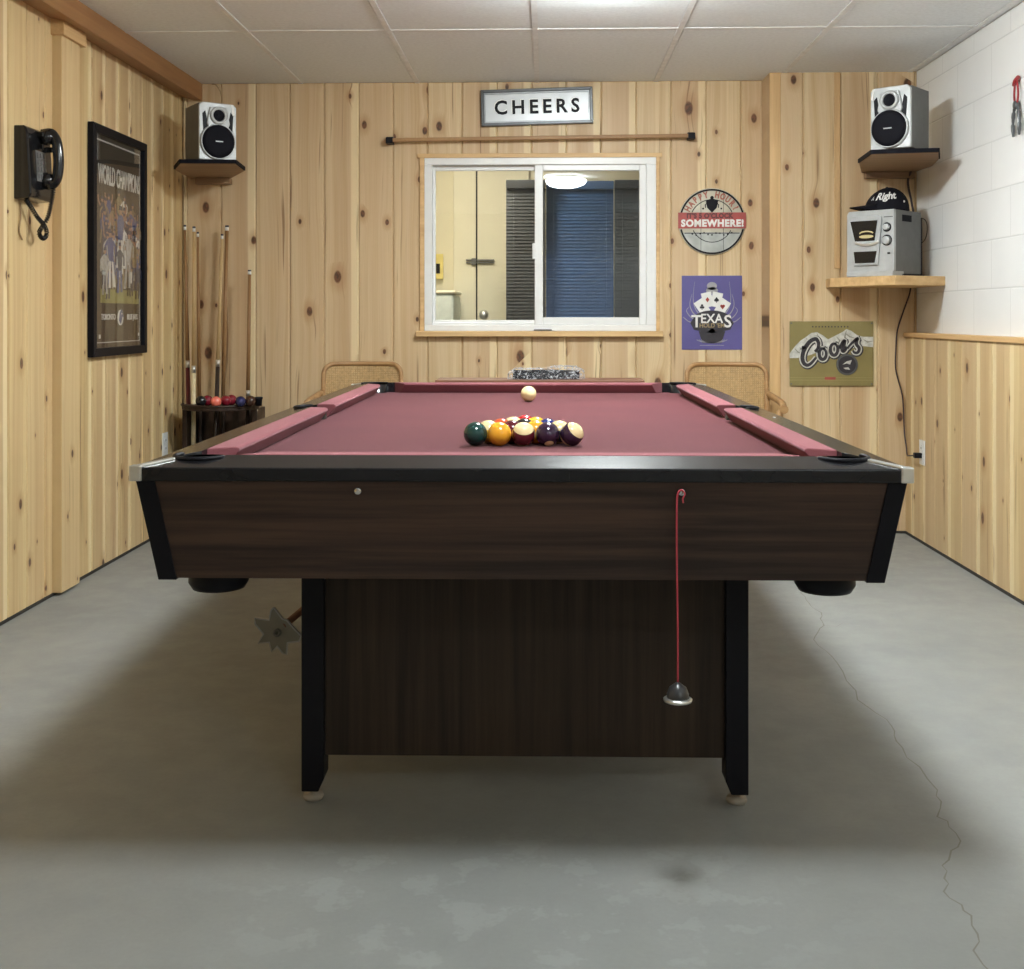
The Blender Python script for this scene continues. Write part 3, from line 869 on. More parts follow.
bm = B(); tube(bm, smooth_path([(0.13, 0.20, 0.30), (0.135, 0.20, 0.10), (0.12, 0.20, 0.085), (0.105, 0.20, 0.10)]), 0.003, 8)
obj('hook', bm, 'black', t)

# ---------------------------------------------------------------- balls
RB = 0.0286
def ball_mesh():
    bm = B(); bmesh.ops.create_uvsphere(bm, u_segments=36, v_segments=20, radius=RB)
    me = bpy.data.meshes.new('ball'); 
    for f in bm.faces: f.smooth = True
    bm.to_mesh(me); bm.free(); return me
def ball(name, label, c, stripe, loc, rot=(0, 0, 0), group=None, cat='ball', raw=None, r=None):
    me = ball_mesh(); me.materials.append(raw or ball_mat(name + '_paint', c, stripe, c == PURPLE or stripe))
    o = bpy.data.objects.new(name, me); COL.objects.link(o)
    o.location = loc; o.rotation_euler = rot
    if r: o.scale = (r / RB,) * 3
    return tag(o, label, cat, group)
G = 'racked pool balls'
zb = BED + RB
fy = 2.765
BLACK, GREEN, AMBER, MAROON, PURPLE = (0.006, 0.006, 0.008), (0.004, 0.04, 0.035), (0.80, 0.36, 0.025), (0.10, 0.008, 0.016), (0.03, 0.012, 0.035)
ORANGE, RED, YEL, BLUE = (0.60, 0.075, 0.02), (0.45, 0.015, 0.02), (0.85, 0.45, 0.03), (0.01, 0.02, 0.15)
H = PI / 2
rack = [
 [('dark green ball at the left end of the front row', GREEN, 0, (0.3, 0, 1.0)), ('amber yellow ball second from the left in the front row', AMBER, 0, (0, 0, 1.2)),
  ('maroon striped ball with a cream top in the middle of the front row', MAROON, 1, (0.55, 0.05, 0)), ('near-black purple ball second from the right in the front row', PURPLE, 0, (0.3, 0.9, -1.35)),
  ('purple striped ball with a cream cap at the right end of the front row', PURPLE, 1, (0.45, 0.75, 0))],
 [('cream topped striped ball behind the green and amber balls', YEL, 1, (0.3, 0.1, 0)), ('dark maroon ball in the second row left of centre', MAROON, 0, (0, -0.6, 0.8)),
  ('orange yellow ball in the second row right of centre', AMBER, 0, (0, 0.5, 0.5)), ('cream topped striped ball at the right end of the second row', GREEN, 1, (0.35, 0.1, 0))],
 [('orange red ball at the left end of the third row', ORANGE, 0, (0, 0, 0.9)), ('black ball in the middle of the rack', BLACK, 0, (0, 1.3, 0.6)),
  ('dark blue ball at the right end of the third row', BLUE, 0, (0, 0.9, 1.3))],
 [('cream topped blue striped ball in the fourth row', BLUE, 1, (0.2, -0.1, 0)), ('yellow topped ball in the fourth row', YEL, 0, (0, 0, 1.0))],
 [('red ball at the far tip of the rack', RED, 0, (0, 1.2, 0.3))],
]
for j, row in enumerate(rack):
    n = len(row)
    for i, (lab, c, st, rot) in enumerate(row):
        x = TC[0] + 0.0085 + (i - (n - 1) / 2) * 2 * RB * 1.003
        ball('pool_ball', lab, c, st, (x, fy + j * RB * math.sqrt(3) * 1.004, zb), rot, G)
M['cueball'] = plain('cue_ball', (0.78, 0.62, 0.33), 0.1, spec=0.6, var=0.02)
ball('cue_ball', 'cream white cue ball near the far end of the table', None, 0, (-0.063, 4.19, zb), raw=M['cueball'])

# ---------------------------------------------------------------- wall telephone
M['button_grey'] = plain('button_grey', (0.12, 0.12, 0.12), 0.3)
ph = thing('wall_telephone', 'black push button wall telephone with a coiled cord on the left wall', 'telephone', (LEFT - 0.003, 4.047, 1.481))
bm = B()
W, Hh = 0.19, 0.262
prof = [(0.0, 0.0), (0.058, 0.006), (0.064, 0.02), (0.060, 0.10), (0.052, 0.235), (0.044, 0.258), (0.036, Hh), (0.0, Hh)]
prism(bm, prof, 0.0, W, 'y')
obj('body', bm, 'black_plastic', ph, bevel=0.006, seg=3)
bm = B(); box(bm, 0.0, 0.004, 0.055, 0.135, -0.055, 0.055, TR(0.0565, 0, 0.125, ry=-0.06))
kp = obj('keypad_plate', bm, 'grey_side', ph, bevel=0.001)
bm = B()
for i in range(4):
    for j in range(3):
        box(bm, 0.004, 0.008, 0.062 + j * 0.024, 0.079 + j * 0.024, -0.046 + i * 0.025, -0.028 + i * 0.025, TR(0.0565, 0, 0.125, ry=-0.06))
obj('buttons', bm, 'button_grey', kp, bevel=0.001)
hs_y = 0.118
bm = B()
path = smooth_path([(0.060, hs_y, 0.240), (0.086, hs_y, 0.246), (0.104, hs_y, 0.222), (0.112, hs_y, 0.17), (0.112, hs_y, 0.125), (0.105, hs_y, 0.085), (0.088, hs_y, 0.066), (0.062, hs_y, 0.074)], 6)
rad = [0.027 - 0.0085 * min(1, max(0, math.sin(PI * i / (len(path) - 1)) * 1.6)) for i in range(len(path))]
tube(bm, path, rad, 16)
for z, s in ((0.236, 1), (0.078, -1)):
    lathe(bm, [(0.029, 0.0), (0.030, 0.012), (0.026, 0.030), (0.015, 0.038), (0.0, 0.04)], 24, TR(0.058, hs_y, z, ry=PI / 2))
obj('handset', bm, 'black_plastic', ph)
bm = B()
for z in (0.205, 0.250): box(bm, 0.040, 0.075, hs_y - 0.045, hs_y - 0.034, z - 0.02, z); box(bm, 0.040, 0.075, hs_y + 0.034, hs_y + 0.045, z - 0.02, z)
box(bm, 0.040, 0.048, hs_y - 0.045, hs_y + 0.045, 0.18, 0.255)
obj('cradle', bm, 'black_plastic', ph, bevel=0.003)
bm = B()
base = smooth_path([(0.030, 0.035, 0.0), (0.035, 0.06, -0.02), (0.045, 0.09, -0.055), (0.055, 0.13, -0.085), (0.055, 0.15, -0.115), (0.052, 0.125, -0.132),
                    (0.050, 0.098, -0.115), (0.055, 0.112, -0.09), (0.070, 0.12, -0.06), (0.082, hs_y, -0.02), (0.092, hs_y, 0.03), (0.094, hs_y, 0.05)], 24)
hel = []
acc = 0.0
for i, p in enumerate(base):
    t_ = (base[min(i + 1, len(base) - 1)] - base[max(i - 1, 0)]).normalized()
    if i: acc += (base[i] - base[i - 1]).length
    a = t_.cross(Vector((0.3, 1, 0.2))).normalized(); b = t_.cross(a)
    th_ = acc / 0.0052 * 2 * PI
    hel.append(p + (a * math.cos(th_) + b * math.sin(th_)) * 0.0048)
# resample densely enough for the coils
dense = []
for i in range(len(base) - 1):
    for q in range(4):
        f = q / 4
        p = base[i].lerp(base[i + 1], f); dense.append(p)
hel = []; acc = 0
for i, p in enumerate(dense):
    t_ = (dense[min(i + 1, len(dense) - 1)] - dense[max(i - 1, 0)]).normalized()
    if i: acc += (dense[i] - dense[i - 1]).length
    a = t_.cross(Vector((0.3, 1, 0.2))).normalized(); b = t_.cross(a)
    th_ = acc / 0.0085 * 2 * PI
    hel.append(p + (a * math.cos(th_) + b * math.sin(th_)) * 0.0062)
tube(bm, hel, 0.0027, 6)
obj('coiled_cord', bm, 'black_plastic', ph)
M['old_wire'] = plain('old_wire', (0.36, 0.24, 0.12), 0.6)
bm = B(); tube(bm, smooth_path([(LEFT + 0.004, 4.09, 1.472), (LEFT + 0.007, 4.085, 1.42), (LEFT + 0.004, 4.08, 1.37), (LEFT + 0.006, 4.10, 1.34)]), 0.0028, 6)
tag(obj('telephone_wire', bm, 'old_wire'), 'short loose brown wire hanging from under the wall telephone', 'wire')

# ---------------------------------------------------------------- framed poster on the left wall
PW, PH = 0.640, 0.968
po = thing('framed_poster', 'tall black framed baseball championship poster on the left wall', 'poster', (LEFT + 0.002, 4.700, 0.897), PI / 2)
# local frame: x runs along the wall away from the camera, -y points into the room
fw = 0.036
bm = B()
prism(bm, [(0, 0), (PW, 0), (PW - fw, fw), (fw, fw)], -0.026, 0.0, 'y'); prism(bm, [(0, PH), (fw, PH - fw), (PW - fw, PH - fw), (PW, PH)], -0.026, 0.0, 'y')
prism(bm, [(0, 0), (fw, fw), (fw, PH - fw), (0, PH)], -0.026, 0.0, 'y'); prism(bm, [(PW, 0), (PW, PH), (PW - fw, PH - fw), (PW - fw, fw)], -0.026, 0.0, 'y')
obj('frame', bm, 'black', po, bevel=0.002)
M['mat_brown'] = plain('poster_ground', (0.034, 0.027, 0.019), 0.6)
M['pw'] = plain('poster_white', (0.62, 0.60, 0.55), 0.6)
M['pw2'] = plain('poster_grey', (0.36, 0.34, 0.31), 0.6, var=0.3, scale=40)
M['pline'] = plain('poster_line', (0.5, 0.49, 0.46), 0.5)
M['pblue'] = plain('poster_blue', (0.05, 0.075, 0.20), 0.6)
M['pnavy'] = plain('poster_navy', (0.03, 0.035, 0.07), 0.6)
M['pskin'] = plain('poster_skin', (0.35, 0.18, 0.11), 0.6)
M['pgrass'] = plain('poster_grass', (0.24, 0.22, 0.07), 0.6, var=0.2, scale=30)
M['pgold'] = plain('poster_tan', (0.24, 0.17, 0.09), 0.6, var=0.3)
boxobj('backing', (fw - 0.005, PW - fw + 0.005, -0.008, -0.002, fw - 0.005, PH - fw + 0.005), 'mat_brown', po)
bm = B()
a0, a1, b0, b1 = fw + 0.018, PW - fw - 0.018, fw + 0.02, PH - fw - 0.02
for (x0, x1, z0, z1) in ((a0, a1, b0, b0 + 0.004), (a0, a1, b1 - 0.006, b1), (a0, a0 + 0.003, b0, b1), (a1 - 0.003, a1, b0, b1)):
    box(bm, x0, x1, -0.0095, -0.0078, z0, z1)
obj('inner_line', bm, 'pline', po)
# crowd photo
bm = B()
box(bm, 0.115, 0.575, -0.009, -0.0078, 0.235, 0.70, mi=0)
box(bm, 0.115, 0.575, -0.0096, -0.009, 0.225, 0.285, mi=1)
random.seed(11)
def figure(cx, cz, h, m_body, m_leg, lean=0.0, armup=False, lay=0):
    y0, y1 = -0.0100 - lay * 0.0002, -0.0096
    w = h * 0.17
    T = lambda p: (cx + p[0] * h + p[1] * lean * h, cz + p[1] * h)
    prism(bm, [T(p) for p in ((-0.10, 0.45), (0.10, 0.45), (0.15, 0.80), (0.06, 0.86), (-0.06, 0.86), (-0.15, 0.80))], y1, y0, 'y', mi=m_body)
    prism(bm, [T(p) for p in ((-0.10, 0.46), (-0.02, 0.46), (-0.06, 0.0), (-0.15, 0.0))], y1, y0, 'y', mi=m_leg)
    prism(bm, [T(p) for p in ((0.10, 0.46), (0.02, 0.46), (0.06, 0.02), (0.15, 0.02))], y1, y0, 'y', mi=m_leg)
    c = T((0, 0.93)); disc(bm, c[0], c[1], h * 0.065, y1, y0 - 0.0002, 10, mi=5)
    prism(bm, [T(p) for p in ((-0.075, 0.94), (0.075, 0.94), (0.05, 1.01), (-0.05, 1.01))], y1, y0 - 0.0003, 'y', mi=4)
    for s in (-1, 1):
        e = (s * 0.24, 1.02) if armup else (s * 0.22, 0.55)
        stroke(bm, [T((s * 0.13, 0.79)), T((s * 0.22, 0.72 if not armup else 0.86)), T(e)], h * 0.06, y1, y0 - 0.0001, mi=m_body if not armup else 5)
for i in range(70):
    cx = random.uniform(0.13, 0.56); cz = 0.52 - 0.27 * i / 69 + random.uniform(-.02, .02)
    figure(cx, cz, random.uniform(0.13, 0.20), random.choice([2, 3, 4, 6, 7, 4]), random.choice([2, 7, 4, 6, 0]), random.uniform(-.2, .2), random.random() < 0.35, i * 0.1)
figure(0.33, 0.38, 0.27, 3, 7, 0.05, True, 8)
figure(0.24, 0.29, 0.25, 3, 7, -0.1, False, 9); figure(0.42, 0.29, 0.26, 2, 2, 0.1, False, 10); figure(0.33, 0.27, 0.22, 4, 3, 0.0, False, 11)
figure(0.51, 0.28, 0.24, 6, 4, 0.0, False, 9); figure(0.16, 0.26, 0.20, 2, 2, 0.0, False, 9)
obj('celebration_photo', bm, ['mat_brown', 'pgrass', 'pw2', 'pblue', 'pnavy', 'pskin', 'pgold', 'pw'], po)
bm = B(); text_bm(bm, 'WORLD CHAMPIONS', 0.078, TR(0.34, -0.0092, 0.765) @ Matrix.Diagonal((1, 1, 1.45, 1)), 0.0008, offset=0.0012, sx=0.655)
obj('heading_lettering', bm, 'pw', po)
bm = B(); text_bm(bm, 'TORONTO', 0.034, TR(0.205, -0.0092, 0.165), 0.0008, offset=0.0008, sx=0.95)
obj('team_lettering', bm, 'pw', po)
bm = B(); text_bm(bm, 'BLUE JAYS', 0.034, TR(0.490, -0.0092, 0.165), 0.0008, offset=0.0008, sx=0.85)
obj('team_lettering', bm, 'pw', po)
bm = B()
disc(bm, 0.345, 0.163, 0.034, -0.0095, -0.0078, 20, mi=0)
prism(bm, [(0.325, 0.150), (0.335, 0.185), (0.352, 0.200), (0.372, 0.192), (0.366, 0.180), (0.385, 0.168), (0.362, 0.166), (0.358, 0.148), (0.345, 0.135)], -0.0102, -0.0094, 'y', mi=1)
disc(bm, 0.354, 0.180, 0.004, -0.0106, -0.0100, 8, mi=0)
obj('emblem', bm, ['pw', 'pblue'], po)
bm = B()
prism(bm, [(0.10, 0.075), (0.118, 0.075), (0.118, 0.092), (0.10, 0.092)], -0.009, -0.0078, 'y')
obj('small_mark', bm, 'pw', po)
bm = B(); disc(bm, 0.573, 0.087, 0.008, -0.009, -0.0078, 12)
obj('small_mark', bm, 'pw', po)
boxobj('pane', (fw - 0.003, PW - fw + 0.003, -0.0155, -0.0135, fw - 0.003, PH - fw + 0.003), 'poster_glass', po)

# ---------------------------------------------------------------- CHEERS sign
M['sign_face'] = plain('brushed_sign_face', (0.50, 0.51, 0.52), 0.38, metal=0.35, var=0.12, scale=6)
M['sign_frame'] = plain('pewter_frame', (0.10, 0.105, 0.11), 0.35, metal=0.4)
M['sign_edge'] = plain('sign_edge', (0.33, 0.34, 0.35), 0.35, metal=0.5)
def frame_bm(w, h, f, y0, y1):
    bm = B()
    prism(bm, [(0, 0), (w, 0), (w - f, f), (f, f)], y0, y1, 'y'); prism(bm, [(0, h), (f, h - f), (w - f, h - f), (w, h)], y0, y1, 'y')
    prism(bm, [(0, 0), (f, f), (f, h - f), (0, h)], y0, y1, 'y'); prism(bm, [(w, 0), (w, h), (w - f, h - f), (w - f, f)], y0, y1, 'y')
    return bm
ch = thing('cheers_sign', 'framed silver sign reading CHEERS above the window', 'sign', (-0.330, BACK - 0.001, 2.036))
ch.rotation_euler = (0, math.radians(-1.6), 0)
w, h = 0.572, 0.186
obj('frame', frame_bm(w, h, 0.016, -0.03, 0.0), 'sign_frame', ch, bevel=0.003)
bm = B()
for (a, b, c, d) in ((0.016, w - 0.016, 0.016, 0.024), (0.016, w - 0.016, h - 0.024, h - 0.016), (0.016, 0.024, 0.024, h - 0.024), (w - 0.024, w - 0.016, 0.024, h - 0.024)):
    box(bm, a, b, -0.024, 0.0, c, d)
obj('inner_edge', bm, 'sign_edge', ch, bevel=0.001)
boxobj('plate', (0.02, w - 0.02, -0.014, -0.002, 0.02, h - 0.02), 'sign_face', ch)
bm = B(); text_bm(bm, 'CHEERS', 0.098, TR(w / 2, -0.0150, h / 2 - 0.002), 0.0014, offset=0.0026, spacing=1.42, sx=0.98)
obj('lettering', bm, 'black', ch)
bm = B(); text_bm(bm, 'CHEERS', 0.098, TR(w / 2 - 0.003, -0.0142, h / 2 + 0.001), 0.0006, offset=0.0036, spacing=1.42, sx=0.98)
obj('lettering_edge', bm, 'white', ch)

# wooden rod over the window
rd = thing('wall_rod', 'long thin wooden rod held by black brackets above the window', 'rod', (-0.816, BACK, 1.965))
rd.rotation_euler = (0, math.radians(-0.6), 0)
bm = B(); box(bm, 0.03, 1.545, -0.058, -0.042, -0.010, 0.009)
obj('bar', bm, 'chair_wood', rd, bevel=0.003)
for x in (0.0, 1.535):
    bm = B(); box(bm, x, x + 0.035, -0.062, -0.038, -0.018, -0.011); box(bm, x, x + 0.035, -0.066, -0.058, -0.018, 0.012); box(bm, x, x + 0.035, -0.04, -0.001, -0.018, 0.018)
    obj('bracket', bm, 'black', rd, bevel=0.001)

# ---------------------------------------------------------------- round sign
M['rs_cream'] = plain('weathered_cream', (0.55, 0.52, 0.42), 0.5, var=0.18, scale=14)
M['rs_grey'] = plain('weathered_grey', (0.42, 0.44, 0.42), 0.5, var=0.2, scale=14)
M['rs_red'] = plain('sign_red', (0.38, 0.065, 0.055), 0.45, var=0.15)
M['rs_rust'] = plain('rust_red', (0.36, 0.11, 0.07), 0.5)
M['rs_dkred'] = plain('dark_red', (0.10, 0.018, 0.02), 0.5)
RS = thing('round_sign', 'round tin happy hour sign with a red band right of the window', 'sign', (0.845, BACK - 0.002, 1.548))
rr = 0.168
bm = B(); lathe(bm, [(rr, 0.0), (rr + 0.003, 0.006), (rr, 0.012), (0, 0.012)], 56, FACE(0, 0, 0))
obj('plate', bm, 'rs_cream', RS)
bm = B()
lo = [p for p in arc(0, 0, rr - 0.006, 200, 340, 24)]
prism(bm, lo, -0.0125, -0.0118, 'y')
obj('lower_planks', bm, 'rs_grey', RS)
bm = B()
for a0_, a1_ in ((14, 166), (194, 346)):
    stroke(bm, arc(0, 0, rr - 0.006, a0_, a1_, 30), 0.009, -0.0132, -0.012)
stroke(bm, arc(0, 0, 0.112, 25, 155, 24), 0.004, -0.0132, -0.012); stroke(bm, arc(0, 0.0, 0.105, 205, 335, 20), 0.004, -0.0132, -0.012)
for x in (-0.056, 0.058): box(bm, x - 0.001, x + 0.001, -0.0131, -0.012, -0.155, 0.15)
box(bm, -0.140, 0.140, -0.0131, -0.012, -0.061, -0.057)
random.seed(5)
for i in range(11):
    x = -0.10 + i * 0.02; disc(bm, x, -0.063 - 0.006 * math.sin(i * 1.7), 0.0045, -0.0133, -0.012, 8)
# stylised bee / hop motif as plain generic shapes
prism(bm, [(-0.032, 0.108), (0.0, 0.118), (0.032, 0.108), (0.024, 0.07), (0.0, 0.045), (-0.024, 0.07)], -0.0134, -0.012, 'y')
disc(bm, 0, 0.122, 0.009, -0.0134, -0.012, 12); disc(bm, -0.045, 0.066, 0.005, -0.0134, -0.012, 8); disc(bm, 0.047, 0.066, 0.005, -0.0134, -0.012, 8)
stroke(bm, [(-0.02, 0.10), (-0.034, 0.085), (-0.032, 0.07)], 0.005, -0.0134, -0.012); stroke(bm, [(0.02, 0.10), (0.034, 0.085), (0.032, 0.07)], 0.005, -0.0134, -0.012)
obj('black_print', bm, 'black', RS)
bm = B(); box(bm, -rr - 0.004, rr + 0.004, -0.0152, -0.0128, -0.035, 0.046); 
obj('red_band', bm, 'rs_red', RS)
bm = B()
def arc_text(bm, s, size, r, a_mid, step):
    n = len(s)
    for i, chh in enumerate(s):
        if chh == ' ': continue
        a = a_mid + ((n - 1) / 2 - i) * step
        ar = math.radians(a)
        text_bm(bm, chh, size, TR(r * math.cos(ar), -0.0130, r * math.sin(ar)) @ Matrix.Rotation(-(ar - PI / 2), 4, 'Y'), 0.0009, offset=0.0020, sx=0.74)
arc_text(bm, 'HAPPY      ', 0.044, 0.137, 91, 12.2)
obj('arched_lettering', bm, 'rs_rust', RS)
bm = B()
arc_text(bm, '      HOUR?', 0.044, 0.137, 91, 12.2)
obj('arched_lettering', bm, 'rs_rust', RS)
bm = B(); text_bm(bm, "IT'S 5 O'CLOCK", 0.034, TR(-0.012, -0.0158, 0.028), 0.0006, offset=0.0022, spacing=1.08, sx=0.92)
obj('dark_lettering', bm, 'rs_dkred', RS)
bm = B(); text_bm(bm, 'SOMEWHERE!', 0.048, TR(0.002, -0.0158, -0.010), 0.0008, offset=0.0024, spacing=1.12, sx=0.98)
obj('white_lettering', bm, 'white', RS)

# ---------------------------------------------------------------- Texas hold'em tin sign
M['tx_blue'] = plain('violet_tin', (0.100, 0.085, 0.27), 0.4, var=0.08, scale=5)
M['tx_grey'] = plain('print_grey', (0.33, 0.32, 0.34), 0.45)
M['tx_dark'] = plain('print_dark', (0.025, 0.022, 0.03), 0.45)
M['tx_gold'] = plain('print_gold', (0.30, 0.22, 0.10), 0.45)
M['tx_red'] = plain('print_red', (0.35, 0.04, 0.03), 0.45)
TX = thing('poker_tin_sign', 'violet tin poker sign with playing cards under the round sign', 'sign', (0.693, BACK - 0.001, 0.895))
w, h = 0.307, 0.378
boxobj('plate', (0, w, -0.002, 0, 0, h), 'tx_blue', TX, 0.0007)
X = lambda u: u * w
Zz = lambda v: v * h
bm = B()
cx = w / 2
for s in (-1, 1):
    for k, (r, a, b, th) in enumerate(((0.125, 0.44, 0.40, .0035), (0.15, 0.50, 0.34, .0045), (0.16, 0.47, 0.22, .004), (0.16, 0.40, 0.13, .0035))):
        tipx = cx + s * w * (0.30 + 0.045 * k); tipz = h * (0.92 - 0.17 * k)
        pts = [(cx + s * w * 0.10, h * 0.42), (cx + s * w * (0.25 + 0.03 * k), h * (0.52 - 0.05 * k)), (cx + s * w * (0.31 + 0.055 * k), h * (0.68 - 0.08 * k)), (tipx - s * 0.004, tipz)]
        pts = [(p.x, p.y) for p in smooth_path([Vector((q[0], q[1], 0)) for q in pts], 6)]
        stroke(bm, pts, [th * (1.8 - 1.5 * i / (len(pts) - 1)) for i in range(len(pts))], -0.0026, -0.0018)
for k in range(3): stroke(bm, arc(cx, h * 0.16, w * (0.19 + 0.04 * k), 200, 340, 12, h * 0.07), 0.003, -0.0026, -0.0018)
disc(bm, cx, h * 0.86, w * 0.085, -0.0028, -0.0018, 18, rz=h * 0.055); disc(bm, cx, h * 0.80, w * 0.10, -0.0028, -0.0018, 18, rz=h * 0.045)
box(bm, cx - w * 0.2, cx + w * 0.2, -0.0026, -0.0018, h * 0.055, h * 0.062)
prism(bm, [(cx - w * .22, h * .25), (cx + w * .22, h * .25), (cx + w * .16, h * .09), (cx - w * .16, h * .09)], -0.0024, -0.0018, 'y', mi=1)
obj('wing_print', bm, ['tx_grey', 'tx_dark'], TX)
bm = B()
def suit(bm, kind, x, z, s, mi):
    y0, y1 = -0.0042, -0.003
    if kind == 'diamond': prism(bm, [(x, z - s), (x + s * .7, z), (x, z + s), (x - s * .7, z)], y1, y0, 'y', mi=mi)
    elif kind == 'heart':
        disc(bm, x - s * .4, z + s * .3, s * .5, y0, y1, 10, mi); disc(bm, x + s * .4, z + s * .3, s * .5, y0, y1, 10, mi)
        prism(bm, [(x, z - s), (x + s * .85, z + s * .15), (x - s * .85, z + s * .15)], y1, y0, 'y', mi=mi)
    elif kind == 'spade':
        disc(bm, x - s * .4, z - s * .2, s * .5, y0, y1, 10, mi); disc(bm, x + s * .4, z - s * .2, s * .5, y0, y1, 10, mi)
        prism(bm, [(x, z + s), (x - s * .85, z - s * .1), (x + s * .85, z - s * .1)], y1, y0, 'y', mi=mi); box(bm, x - s * .15, x + s * .15, y0, y1, z - s * 1.1, z, mi=mi)
    else:
        for a in (90, 210, 330): disc(bm, x + s * .5 * math.cos(math.radians(a)), z + s * .5 * math.sin(math.radians(a)), s * .45, y0, y1, 10, mi)
        box(bm, x - s * .15, x + s * .15, y0, y1, z - s * 1.1, z, mi=mi)
for i, (dx, dz, a, kd, mi) in enumerate(((-0.165, 0.58, 34, 'club', 1), (-0.075, 0.675, 13, 'diamond', 2), (0.075, 0.675, -13, 'spade', 1), (0.175, 0.58, -34, 'heart', 2))):
    mx = TR(cx + dx * w, -0.0002 * i, h * dz) @ Matrix.Rotation(math.radians(-a), 4, 'Y')
    box(bm, -w * .085, w * .085, -0.0034, -0.0024, -h * .10, h * .10, mx)
    suit(bm, kd, cx + dx * w, h * dz, w * 0.045, mi)
obj('card_print', bm, ['white', 'tx_dark', 'tx_red'], TX, bevel=0)
bm = B()
prism(bm, [(cx - w * .36, h * .36)] + arc(cx, h * 0.42, w * .30, 160, 20, 10, h * .11) + [(cx + w * .36, h * .36), (cx + w * .30, h * .27), (cx, h * .22), (cx - w * .30, h * .27)], -0.0046, -0.0036, 'y')
prism(bm, [(cx, h * .30), (cx + w * .09, h * .22), (cx + w * .05, h * .19), (cx, h * .21), (cx - w * .05, h * .19), (cx - w * .09, h * .22)], -0.0046, -0.003, 'y')
obj('banner', bm, 'tx_dark', TX)
bm = B(); text_bm(bm, 'EXA', 0.066, TR(cx - 0.002, -0.005, h * .415), 0.0006, offset=0.0012, sx=0.92)
text_bm(bm, 'T', 0.088, TR(cx - w * .255, -0.005, h * .375), 0.0006, offset=0.0014, sx=1.0); text_bm(bm, 'S', 0.088, TR(cx + w * .26, -0.005, h * .375), 0.0006, offset=0.0014, sx=1.0)
obj('lettering', bm, 'white', TX)
bm = B(); text_bm(bm, "HOLD 'EM", 0.030, TR(cx, -0.005, h * .325), 0.0006, offset=0.0008, sx=0.95)
obj('gold_lettering', bm, 'tx_gold', TX)

# ---------------------------------------------------------------- Coors tin sign
M['co_gold'] = plain('olive_gold_tin', (0.26, 0.215, 0.085), 0.38, metal=0.25, var=0.08, scale=8)
M['co_line'] = plain('gold_line', (0.36, 0.31, 0.13), 0.4)
M['co_snow'] = plain('snow_print', (0.55, 0.54, 0.50), 0.5, var=0.25, scale=45)
M['co_shade'] = plain('rock_print', (0.25, 0.24, 0.20), 0.5)
CO = thing('beer_tin_sign', 'olive gold tin beer sign with white mountains under the stereo shelf', 'sign', (1.197, JUT - 0.008, 0.724))
w, h = 0.408, 0.317
boxobj('plate', (0, w, -0.002, 0, 0, h), 'co_gold', CO, 0.0007)
bm = B()
ridge = [(0, .50), (.07, .62), (.13, .70), (.20, .76), (.26, .82), (.33, .83), (.40, .78), (.46, .72), (.52, .76), (.58, .80), (.64, .84), (.68, .88), (.74, .85), (.80, .79), (.88, .76), (1, .76)]
low = [(1, .60), (.90, .62), (.80, .60), (.70, .56), (.60, .60), (.50, .55), (.40, .56), (.30, .50), (.20, .46), (.10, .43), (0, .43)]
for i in range(len(ridge) - 1):
    (x0_, z0_), (x1_, z1_) = ridge[i], ridge[i + 1]
    def lowz(x):
        for (a, b), (c, d) in zip(low, low[1:]):
            if c <= x <= a: return b + (d - b) * (a - x) / (a - c)
        return .43
    prism(bm, [(x0_ * w, lowz(x0_) * h), (x1_ * w, lowz(x1_) * h), (x1_ * w, z1_ * h), (x0_ * w, z0_ * h)], -0.0027, -0.0018, 'y')
for pts in ([(.20, .74), (.23, .66), (.19, .60)], [(.33, .81), (.36, .70), (.32, .62)], [(.68, .86), (.66, .76), (.70, .68)], [(.66, .82), (.72, .76), (.78, .74)], [(.56, .76), (.60, .70), (.57, .64)], [(.88, .72), (.93, .68), (.99, .69)], [(.06, .58), (.10, .52), (.15, .5)]):
    stroke(bm, [(p[0] * w, p[1] * h) for p in pts], [0.002, 0.008, 0.002], -0.003, -0.0026, mi=1)
obj('mountain_print', bm, ['co_snow', 'co_shade'], CO)
bm = B()
box(bm, 0, w, -0.0026, -0.0018, .085 * h, .092 * h); box(bm, 0, w, -0.0026, -0.0018, .125 * h, .13 * h)
obj('gold_lines', bm, 'co_line', CO)
# script lettering drawn with a pen: C o o r s rising to the right
def smp(pts, k=7):
    return [(p.x, p.y) for p in smooth_path([Vector((q[0], q[1], 0)) for q in pts], k)]
glyphs = []
glyphs.append(smp([(.300, .53), (.335, .58), (.345, .66), (.315, .725), (.255, .70), (.205, .63), (.165, .53), (.152, .43), (.170, .35), (.215, .32), (.265, .36), (.315, .44)]))
glyphs.append([(p[0], p[1]) for p in arc(.395, .495, .042, 60, 440, 24, .085)])
glyphs.append([(p[0], p[1]) for p in arc(.530, .565, .044, 60, 440, 24, .09)])
glyphs.append(smp([(.595, .575), (.625, .66), (.655, .70), (.645, .62), (.630, .545), (.655, .54), (.69, .60)]))
glyphs.append(smp([(.69, .58), (.74, .66), (.81, .735), (.80, .70), (.80, .64), (.83, .58), (.815, .52), (.775, .515), (.755, .55)]))
glyphs.append(smp([(.155, .62), (.16, .585), (.20, .60)]))
lw = [.050, .042, .042, .042, .040, .026]
